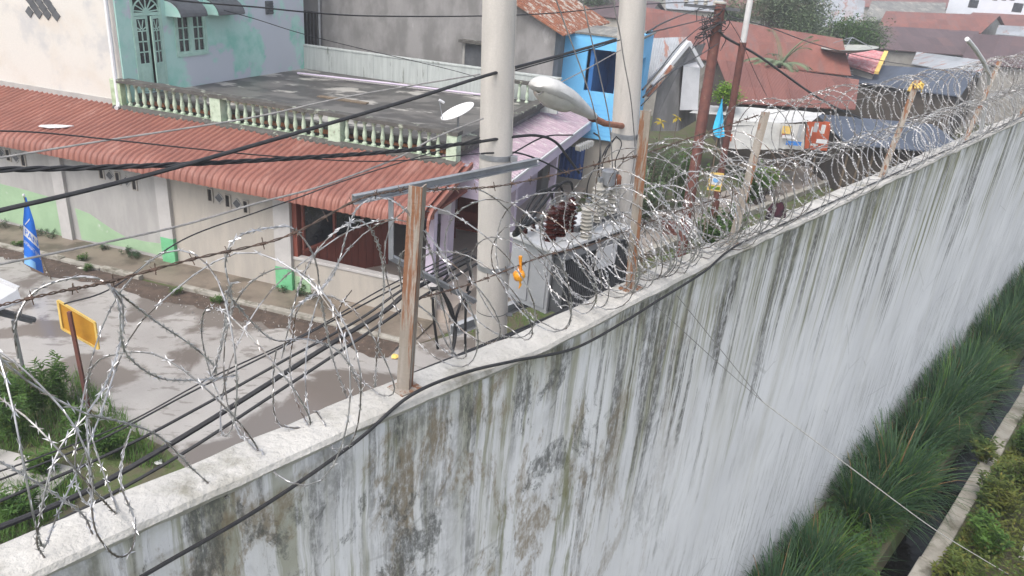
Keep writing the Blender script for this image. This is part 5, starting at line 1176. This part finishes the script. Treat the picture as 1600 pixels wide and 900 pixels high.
# flag
fb = onz(82,437); fg = thing('party_flag', 'blue hanging flag with white lettering on a thin stick by the road', 'flag', loc=fb)
df = math.hypot(fb.x,fb.y)
def fq(px,py,dd=0): return at(px,py,df+dd) - fb
MB().tube([(0,0,-.1), fq(60,392,.05), fq(37,306)], [.014,.012,.010], 6).build('flag_stick','old_wood',fg); MB().lathe([(0,-.03),(.028,-.015),(.032,.01),(.02,.03),(0,.035)],10,fq(37,305)).build('finial','white',fg,smooth=True)
def flagpt(f, g_, off=0):
    L_ = [(39,308),(36,345),(37,380),(38,412)]; Rr = [(41,308),(53,345),(61,385),(68,427)]
    def pick(S): x = f*3; i = min(int(x),2); u_ = x-i; return (S[i][0]+(S[i+1][0]-S[i][0])*u_, S[i][1]+(S[i+1][1]-S[i][1])*u_)
    l_, r_ = pick(L_), pick(Rr); return fq(l_[0]+(r_[0]-l_[0])*g_, l_[1]+(r_[1]-l_[1])*g_, .05*math.sin(g_*5+f*2.5)*f - off)
mb = MB(); nr, nc2 = 26, 10
for s_ in (0,1):
    for i in range(nr+1):
        for k in range(nc2+1): mb.v.append(tuple(flagpt(i/nr, k/nc2, -.01*s_)))
kk = (nr+1)*(nc2+1)
for i in range(nr):
    for k in range(nc2): a = i*(nc2+1)+k; mb.f += [(a,a+nc2+1,a+nc2+2,a+1),(kk+a,kk+a+1,kk+a+nc2+2,kk+a+nc2+1)]
cloth = mb.build('flag_cloth','flag_blue',fg,smooth=True)
def flag_text(body, f0, g0, f1, g1, hf, name, m_):            # letters laid along a line on the cloth
    cu = bpy.data.curves.new(name,'FONT'); cu.body = body; cu.size = 1; t_ = bpy.data.objects.new(name, cu); col.objects.link(t_); bpy.context.view_layer.update()
    me = bpy.data.meshes.new_from_object(t_.evaluated_get(bpy.context.evaluated_depsgraph_get())); bpy.data.objects.remove(t_)
    xm = max(v.co.x for v in me.vertices) or 1
    for v in me.vertices:
        u_ = v.co.x/xm; h_ = v.co.y; v.co = flagpt(f0+(f1-f0)*u_ - h_*hf, g0+(g1-g0)*u_ + h_*hf*.25, .016)
    me.materials.clear(); me.materials.append(M[m_]); o = bpy.data.objects.new(name, me); col.objects.link(o); o.parent = cloth; return o
def flag_patch(name, pts, m_, off):
    mb = MB(); n = 8; top = [Vector(pts[0]).lerp(Vector(pts[1]), i/n) for i in range(n+1)]; bot = [Vector(pts[3]).lerp(Vector(pts[2]), i/n) for i in range(n+1)]
    for i in range(n+1):
        for j in range(5): q = top[i].lerp(bot[i], j/4); mb.v.append(tuple(flagpt(q.x, q.y, off)))
    for i in range(n):
        for j in range(4): a = i*5+j; mb.f.append((a,a+5,a+6,a+1))
    return mb.build(name, m_, cloth)
flag_patch('letter_box', [(.40,.02),(.56,.98),(.70,.98),(.54,.02)], 'white', .008)
flag_patch('pale_corner', [(.86,.0),(.90,.62),(1.0,.62),(.995,.0)], 'flag_light', .008)
flag_patch('white_line', [(.38,.15),(.30,.62),(.315,.66),(.395,.16)], 'white', .008)
flag_text('PAN', .525,.08, .675,.95, .125, 'flag_letters', 'flag_blue')
flag_text('AMANAT NAS', .66,.03, .84,.98, .085, 'flag_lettering', 'white')

# white roof edge and dark rail at the frame's left side
kz = thing('roadside_kiosk', 'corner of a white roofed kiosk with a dark metal rail at the road edge', 'kiosk', loc=onz(-40,640,0))
ko = kz.location; dk = math.hypot(ko.x,ko.y)
def kp(px,py,dd=0): return at(px,py,dk+dd) - ko
MB().slab([kp(-60,415,.2),kp(28,452,-.2),kp(34,470,-.3),kp(-60,505,-.9)], (0,0,-.03)).build('roof','white',kz); MB().bar(kp(-60,412,.2),kp(29,450,-.2),.05,.05).build('roof_edge','white',kz)
MB().bar(kp(-60,470,-.4),kp(55,500,-.3),.09,.07).build('metal_rail','trafo_dark',kz); MB().bar(kp(-60,476,-.45),kp(50,503,-.35),.05,.05).build('metal_rail','trafo_dark',kz)
for px, py in ((20,500),(-30,490)):
    c = kp(px,py,-.3); MB().tube([(c.x,c.y,0),(c.x,c.y,c.z)], .03, 6).build('kiosk_leg','galv',kz)
# litter on the road, white pillar by the drain
for i, (px, py, mm, lb, sz) in enumerate(((618,557,'yellow_pale','crumpled yellow packet lying on the wet road',.14),(45,400,'white','white scrap on the red soil near the flag',.12),(126,420,'polymer','pale stone on the soil strip',.14),(325,485,'white','white scrap on the road edge below the beige wall',.08),(248,723,'tarp','flat white lid lying on the verge',.1),(118,382,'white','small white cup at the foot of the grey pillar',.08),(605,605,'tarp_orange','faded red packet on the road at the foot of the wall',.15))):
    c = onz(px,py,.03); lt = thing('litter', lb, 'litter', loc=c); mb = MB(); rnd = random.Random(i); n = 9
    for k in range(n): aa = 2*math.pi*k/n; mb.v.append((sz*rnd.uniform(.5,1)*math.cos(aa), sz*rnd.uniform(.4,.9)*math.sin(aa), rnd.uniform(0,.02)))
    mb.v.append((0,0,sz*.4)); mb.f = [(k,(k+1)%n,n) for k in range(n)] + [tuple(range(n))[::-1]]; mb.build('litter_piece', mm, lt)
wp = thing('white_pillar', 'white plastered pillar beside the bank of weeds', 'pillar', WF); MB().box(6.7,7.0,-3.05,-2.66,0,1.7).build('pillar_shaft','white_plaster',wp,bevel=.01); MB().box(6.66,7.04,-3.09,-2.63,1.7,1.78).build('pillar_cap','coping',wp,bevel=.01)
# ================================================================ plants
def blade(mb, base, az, el, L_, w_, droop, seg=5, twist=0):
    d = Vector((math.cos(az)*math.cos(el), math.sin(az)*math.cos(el), math.sin(el))); p = Vector(base); s_ = Vector((-math.sin(az+twist), math.cos(az+twist), 0)); b0 = len(mb.v)
    for i in range(seg+1):
        f = i/seg; ww = w_*(1-f**1.6)*.5 + .0006; mb.v += [tuple(p-s_*ww), tuple(p+s_*ww)]
        p = p + d*(L_/seg); d = (d + Vector((0,0,-droop/seg*(.5+1.6*f)))).normalized()
    for i in range(seg): mb.f.append((b0+2*i, b0+2*i+1, b0+2*i+3, b0+2*i+2))
def leaf_quad(mb, p, d, up, L_, w_):
    s_ = d.cross(up); s_ = s_.normalized()*w_/2 if s_.length > 1e-4 else Vector((w_/2,0,0)); nn = s_.cross(d).normalized()
    a, m1, e = p, p+d*L_*.5+nn*L_*.06, p+d*L_-nn*L_*.05
    b0 = len(mb.v); mb.v += [tuple(a), tuple(m1-s_), tuple(e), tuple(m1+s_)]; mb.f.append((b0,b0+1,b0+2,b0+3))
rnd = random.Random(11)
def rdir(lo=-.3, hi=1): 
    a = rnd.uniform(0,6.283); z = rnd.uniform(lo,hi); r_ = math.sqrt(max(0,1-z*z)); return Vector((r_*math.cos(a), r_*math.sin(a), z))
# long drooping grass by the drain
vars_ = []
for v_ in range(4):
    mb = MB()
    for k in range(560):
        a = rnd.uniform(0,6.283); rr = .28*math.sqrt(rnd.random())
        blade(mb, (rr*math.cos(a), rr*math.sin(a), 0), a+rnd.gauss(0,.5), R(rnd.uniform(48,86)), rnd.uniform(.7,1.6), rnd.uniform(.014,.026), rnd.uniform(.9,2.1), 6, rnd.gauss(0,.5))
    me = mb.mesh('grass_blades'); me.materials.append(M['grass_dark']); me.materials.append(M['dry_leaf']); me.materials.append(M['grass_mid']); vars_.append(me)
    pick = [0 if rnd.random() < .88 else (1 if rnd.random() < .22 else 2) for _ in range(560)]
    for i, p in enumerate(me.polygons): p.material_index = pick[min(i//6, 559)]
def clump(t, y, s_, v_, label, grp, z=0):
    o = bpy.data.objects.new('grass_clump', vars_[v_]); col.objects.link(o); o.location = WF.w(t,y,z); o.rotation_euler.z = rnd.uniform(0,6.28); o.scale = (s_,s_,s_*rnd.uniform(.85,1.05)); tag(o,label,'grass clump',grp)
for i in range(18):
    t = 2.3 + i*1.55 + rnd.uniform(-.3,.3); clump(t, -.54+rnd.uniform(-.14,.12), rnd.uniform(.75,1.22), i%4, 'long drooping dark green grass clump between the white wall and the drain', 'grass clumps along the drain')
    if i % 2 == 0: clump(t+.75, -.95+rnd.uniform(-.05,.05), rnd.uniform(.45,.6), (i+1)%4, 'short dark green grass clump leaning over the drain edge', 'short grass clumps at the drain edge')
# ground cover: one object each
mb = MB()
for k in range(34000):
    t = rnd.uniform(2.5,24); y = -(1.90 + 3.4*rnd.random()**1.4)
    hh = max(.04, .10 + .75*(nz(t*.7,y*.7)+.32)); h_ = hh*rnd.random()**.6; p = WF.w(t+rnd.gauss(0,.03),y+.15*h_,h_); d = rdir(-.2,.8); leaf_quad(mb, p, d, Vector((0,0,1)), rnd.uniform(.05,.12), rnd.uniform(.03,.06))
o = mb.build('bank_weeds','weed_yellow'); o['kind']='stuff'
BANK = [(5.2,-2.15,.55,'weed_yellow','yellow green bush on the bank beside the white pillar'),(6.3,-2.25,.7,'weed','green bush on the bank where the pale wire ends'),(7.6,-2.05,.6,'weed_yellow','yellowish bush leaning over the drain kerb'),(8.6,-2.35,.85,'weed_yellow','tall yellowish shrub on the drain bank'),(10.0,-2.2,.7,'weed','leafy green shrub on the drain bank'),(11.6,-2.4,.9,'weed','large green shrub on the far drain bank'),(13.4,-2.2,.7,'weed_yellow','far yellowish shrub on the drain bank'),(9.2,-1.62,.45,'weed_yellow','small yellowish sprig growing out of the drain kerb'),(4.3,-.95,.4,'weed','small broad leafed plant at the drain edge'),(7.0,-.98,.5,'weed','green plant between two grass clumps at the drain edge')]
mb = MB()
for k in range(20000):
    t = rnd.uniform(.5,26); y = -rnd.uniform(.1,1.08); p = WF.w(t,y,rnd.random()*.25); d = rdir(0,1); leaf_quad(mb, p, d, Vector((0,0,1)), rnd.uniform(.05,.12), rnd.uniform(.02,.05))
o = mb.build('drain_weeds','weed'); o['kind']='stuff'
mb = MB()
for k in range(14000):
    t = rnd.uniform(5.3,34); y = rnd.uniform(3.6,8.15)
    if nz(t*.5,y*.7) < -.18: continue
    blade(mb, WF.w(t,y,0), rnd.uniform(0,6.28), R(rnd.uniform(45,85)), rnd.uniform(.06,.2), .012, rnd.uniform(.3,1), 2)
o = mb.build('verge_grass','grass_mid'); o['kind']='stuff'
mb = MB()                                                   # grass and weeds on the corner verge by the sign
for k in range(12000):
    p = onz(rnd.uniform(-60,285), rnd.uniform(590,850), 0); l_ = WF.l(p)
    if l_.x > -1.75 or nz(p.x*.8,p.y*.8) < -.12: continue
    blade(mb, p, rnd.uniform(0,6.28), R(rnd.uniform(40,85)), rnd.uniform(.10,.34), .012, rnd.uniform(.4,1.2), 3)
o = mb.build('corner_grass','grass_mid'); o['kind']='stuff'
slab_ = MB(); c0 = [onz(-60,690,.05),onz(120,735,.05),onz(60,790,.05),onz(-60,770,.05)]; o = slab_.slab(c0,(0,0,.05)).build('verge_slab','concrete'); o['kind']='structure'
# leafy weeds: each its own plant
def weed(p, h_, n_stem, label, m_='weed', leaf=(.10,.17), lw=.035, name='weed_plant', grp=None, spread=.3):
    o = thing(name, label, 'plant', loc=p, group=grp); st = MB(); lf = MB()
    for s_ in range(n_stem):
        a = rnd.uniform(0,6.28); rr = rnd.uniform(.02,.14); tip = Vector((math.cos(a)*spread*rnd.random(), math.sin(a)*spread*rnd.random(), h_*rnd.uniform(.6,1))); b0 = Vector((rr*math.cos(a),rr*math.sin(a),-.02)); mid = b0.lerp(tip,.5)+Vector((rnd.gauss(0,.03),rnd.gauss(0,.03),.05)); pts = spline([b0,mid,tip],6); st.tube(pts, [.008*(1-.7*i/len(pts)) for i in range(len(pts))], 4)
        for i in range(3,len(pts)):
            for q in range(4):
                d = rdir(-.1,.6); leaf_quad(lf, pts[i]+d*.005+Vector((0,0,rnd.uniform(-.04,.04))), d, Vector((0,0,1)), rnd.uniform(*leaf), lw)
    st.build('stems','bark' if m_ != 'weed' else 'weed',o); lf.build('leaves',m_,o); return o
wl = ['tall leafy weed standing behind the sign post','tall leafy weed left of the sign post','bushy weed in the corner verge near the frame edge','leafy weed at the foot of the sign post','low weed in front of the sign post','leafy weed below the white kiosk roof','low weed beside the concrete slab','broad weed between slab and feeder cables']
for lb, (px,py,hh,ns) in zip(wl, ((92,640,1.15,12),(60,655,1.05,12),(22,690,.9,14),(128,690,.65,10),(175,715,.5,10),(12,640,.8,9),(70,745,.5,9),(30,815,.6,10))): weed(onz(px,py), hh, ns, lb, grp=None)
for (t, y, hh, mm, lb) in BANK: weed(WF.w(t,y,0), hh, 20, lb, mm, (.06,.13), .045, 'bank_shrub', None, .42)
for i, (x, y) in enumerate(((-5.6,-.25),(-4.9,-.2),(-4.4,-.2),(-4.0,-.22),(-1.15,-.25),(-1.35,-.2),(-1.6,-.2),(-2.3,-.2),(3.1,-.3),(3.6,-.25),(3.9,-.25),(-6.4,-.22),(-7,-.2))): weed(HF.w(x,y,.05), rnd.uniform(.10,.2), 6, 'small dark weed tuft at the foot of the house wall', 'grass_dark', (.03,.07), .012, 'weed_tuft', 'weed tufts along the house wall', .2)
for i, (x, y) in enumerate(((-4.2,-1.05),(-2.2,-1.0),(-3.2,-1.5),(-1.6,-1.45),(1.1,-1.5),(2.2,-1.45),(-5.4,-1.4))): weed(HF.w(x,y,.05), rnd.uniform(.10,.18), 5, 'small green weed growing along the road kerb', 'weed', (.04,.09), .025, 'weed_tuft', 'weeds along the road kerb', .14)
weed(onz(470,455), .35, 14, 'green and brown weed tuft at the foot of the porch wall', 'weed', (.06,.12), .025, 'weed_tuft', None, .25)
# shrubs and small plants between the blue building and the alley
al = [((1040,236),26,1.5,'tree_leaf','dark leafy shrub beside the alley below the grey hut'),((1075,245),27,1.3,'weed','green shrub behind the stout iron pole'),((1015,262),24,.9,'tree_leaf','low dark shrub right of the second concrete pole'),((1140,322),23.5,.7,'weed','bright green bush beside the alley behind the thin iron pole'),((1125,335),22.5,.6,'weed','small green bush at the foot of the yellow notice'),((1180,270),29,.8,'weed','green plant in front of the tarpaulin stall'),((1205,262),31,.6,'bush_lime','lime green plant below the tarpaulin'),((1495,205),36,.9,'weed','green plant at the far end of the alley')]
for (px,d,hh,mm,lb) in al:
    b0 = at(*px,d); weed((b0.x,b0.y,0), hh+max(0,b0.z)*.5, 22, lb, mm, (.12,.22), .07, 'shrub', None, .75)
for (px,py,d,lb) in ((1033,190,24,'yellow leafed plant sprig right of the second pole'),(1058,183,26,'small yellow sprig behind the shrub')):
    b0 = at(px,py,d); o = thing('yellow_plant', lb, 'plant', loc=(b0.x,b0.y,0)); MB().tube([(0,0,0),(0.02,0,b0.z)], .012, 5).build('stem','bark',o); lf = MB()
    for k in range(9): leaf_quad(lf, Vector((0,0,b0.z)), rdir(-.8,.4), Vector((0,0,1)), .26, .10)
    lf.build('leaves','leaf_yellow',o)
# junk between shrubs and alley
for i, (px,py,d,sx,sy,sz,mm,lb) in enumerate(((1060,268,24,.5,.4,.35,'iron_brown','rusty box among the shrubs'),(1010,285,21,.6,.35,.3,'old_wood','old wooden crate beside the second pole'),(1190,262,29.5,.9,.5,.5,'wall_dark','dark crate in front of the tarpaulin stall'),(1105,262,27,.7,.5,.4,'grey_wall','grey block beside the thin iron pole'))):
    b0 = at(px,py,d); o = thing('crate', lb, 'crate', loc=(b0.x,b0.y,0)); o.rotation_euler.z = i*.5
    MB().box(-sx/2,sx/2,-sy/2,sy/2,0,sz).build('crate_body',mm,o,bevel=.01)
    for k in range(3): MB().box(-sx/2-.01,sx/2+.01,-sy/2-.015,-sy/2-.002,.02+k*sz*.33,sz*.28+k*sz*.33).build('slat',mm,o)
# trees
def tree(label, base, h_, crown, r_, n_leaf, m_, grp='trees behind the tin roofs', clumps=26, ls=(.16,.3)):
    o = thing('tree', label, 'tree', loc=base, group=grp); tk = MB(); lf = MB(); c = Vector(crown)
    tk.tube(spline([(0,0,-.2),(c.x*.2,c.y*.2,c.z*.4),(c.x*.7,c.y*.7,c.z*.8),c],6), [.24*(1-.8*i/18)*h_/7 for i in range(19)], 8)
    cl_ = []
    for k in range(clumps):
        d = rdir(-.55,1); q = c + Vector((d.x*r_, d.y*r_, d.z*r_*.85))*rnd.uniform(.35,1.0); cl_.append(q); b0 = Vector((c.x*.6,c.y*.6,c.z*rnd.uniform(.5,.85))); tk.tube(spline([b0, b0.lerp(q,.55)+Vector((0,0,.2)), q],4), [.05*(1-.75*i/8)*h_/7 for i in range(9)], 5)
    for k in range(n_leaf):
        q = cl_[rnd.randrange(len(cl_))]; s_ = r_*.30; p = q + Vector((rnd.gauss(0,s_),rnd.gauss(0,s_),rnd.gauss(0,s_*.75))); d = rdir(-.7,.6); leaf_quad(lf, p, d, Vector((0,0,1)), rnd.uniform(*ls), rnd.uniform(.07,.13))
    tk.build('trunk','bark',o,smooth=True); lf.build('crown',m_,o); return o
for lb, px, py, d, r_, n_, mm in (('grey green broad tree behind the big rust roof',1205,22,56,2.0,5200,'tree_leaf_hazy'),('grey green tree beside the zinc roof',1252,20,58,2.1,5600,'tree_leaf_hazy'),('dense green tree behind the pale grey pole',1262,58,55,1.6,4200,'tree_leaf'),('bright green vine covered tree past the rust roof',1318,58,58,1.5,4000,'weed'),('dark green tree by the purple brown roof',1345,64,60,1.5,3600,'tree_leaf'),('small green tree at the top of the grey pole',1150,22,62,1.2,2400,'tree_leaf'),('far tree between the concrete poles',925,4,66,1.6,2600,'tree_leaf')):
    c = at(px,py,d); tree(lb, (c.x,c.y,0), c.z+1, (0,0,c.z), r_, n_, mm)
c = at(1135,148,33); tree('small lime green bush between the iron poles', (c.x,c.y,0), 2, (0,0,c.z), .55, 1500, 'bush_lime', None, 14, (.08,.16))
# palm
c = at(1218,104,43.5); pm = thing('palm_tree', 'pale green palm crown rising in front of the rust roof', 'palm tree', loc=(c.x,c.y,0))
MB().tube([(0,0,-.2),(.1,0,c.z*.5),(0,0,c.z)], [.16,.13,.10], 9).build('trunk','bark',pm,smooth=True)
for k in range(13):
    a = k*2*math.pi/13+rnd.uniform(-.2,.2); el = R(rnd.uniform(25,75)); L_ = rnd.uniform(1.9,2.6); pts = []; p = Vector((0,0,c.z)); d = Vector((math.cos(a)*math.cos(el), math.sin(a)*math.cos(el), math.sin(el)))
    for i in range(12): pts.append(p.copy()); p = p + d*L_/12; d = (d+Vector((0,0,-.10))).normalized()
    mb = MB().tube(pts, [.022*(1-.8*i/12) for i in range(12)], 5)
    for i in range(1,12):
        t = (pts[i]-pts[i-1]).normalized(); s_ = t.cross(Vector((0,0,1))).normalized()
        for sg in (-1,1):
            for q in (0,.33,.66): dd = (s_*sg + t*.7 + Vector((0,0,-.25))).normalized(); leaf_quad(mb, pts[i-1].lerp(pts[i],q), dd, Vector((0,0,1)), .62*(1-.45*i/12), .065)
    mb.build('frond','palm_leaf',pm)['kind']='stuff'

# gravel and crumbs along the road edge
mb = MB()
for k in range(700):
    x = rnd.uniform(-9,6.6); y = -1.25 - abs(rnd.gauss(0,.45)); p = HF.w(x,y,.03); r_ = rnd.uniform(.008,.03); a = rnd.uniform(0,6)
    q = [p + Vector((r_*math.cos(a+i*2.09)*rnd.uniform(.6,1.2), r_*math.sin(a+i*2.09), 0)) for i in range(3)]; mb.add(q + [p + Vector((0,0,r_*1.1))], [(0,1,3),(1,2,3),(2,0,3)])
o = mb.build('road_gravel','concrete'); o['kind']='stuff'
# moist morning air
m = bpy.data.materials.new('haze_air'); m.use_nodes = True; nt = m.node_tree; nt.nodes.clear()
out = nt.nodes.new('ShaderNodeOutputMaterial'); pv = nt.nodes.new('ShaderNodeVolumePrincipled'); pv.inputs['Color'].default_value = (.93,.95,1,1); pv.inputs['Density'].default_value = .0021; pv.inputs['Anisotropy'].default_value = .2
nt.links.new(pv.outputs[0], out.inputs['Volume'])
hz = MB().box(-420,920,-520,720,-2,16).build('haze', None, loc=WF.o, rz=WF.rz); hz.data.materials.append(m); hz['kind'] = 'stuff'
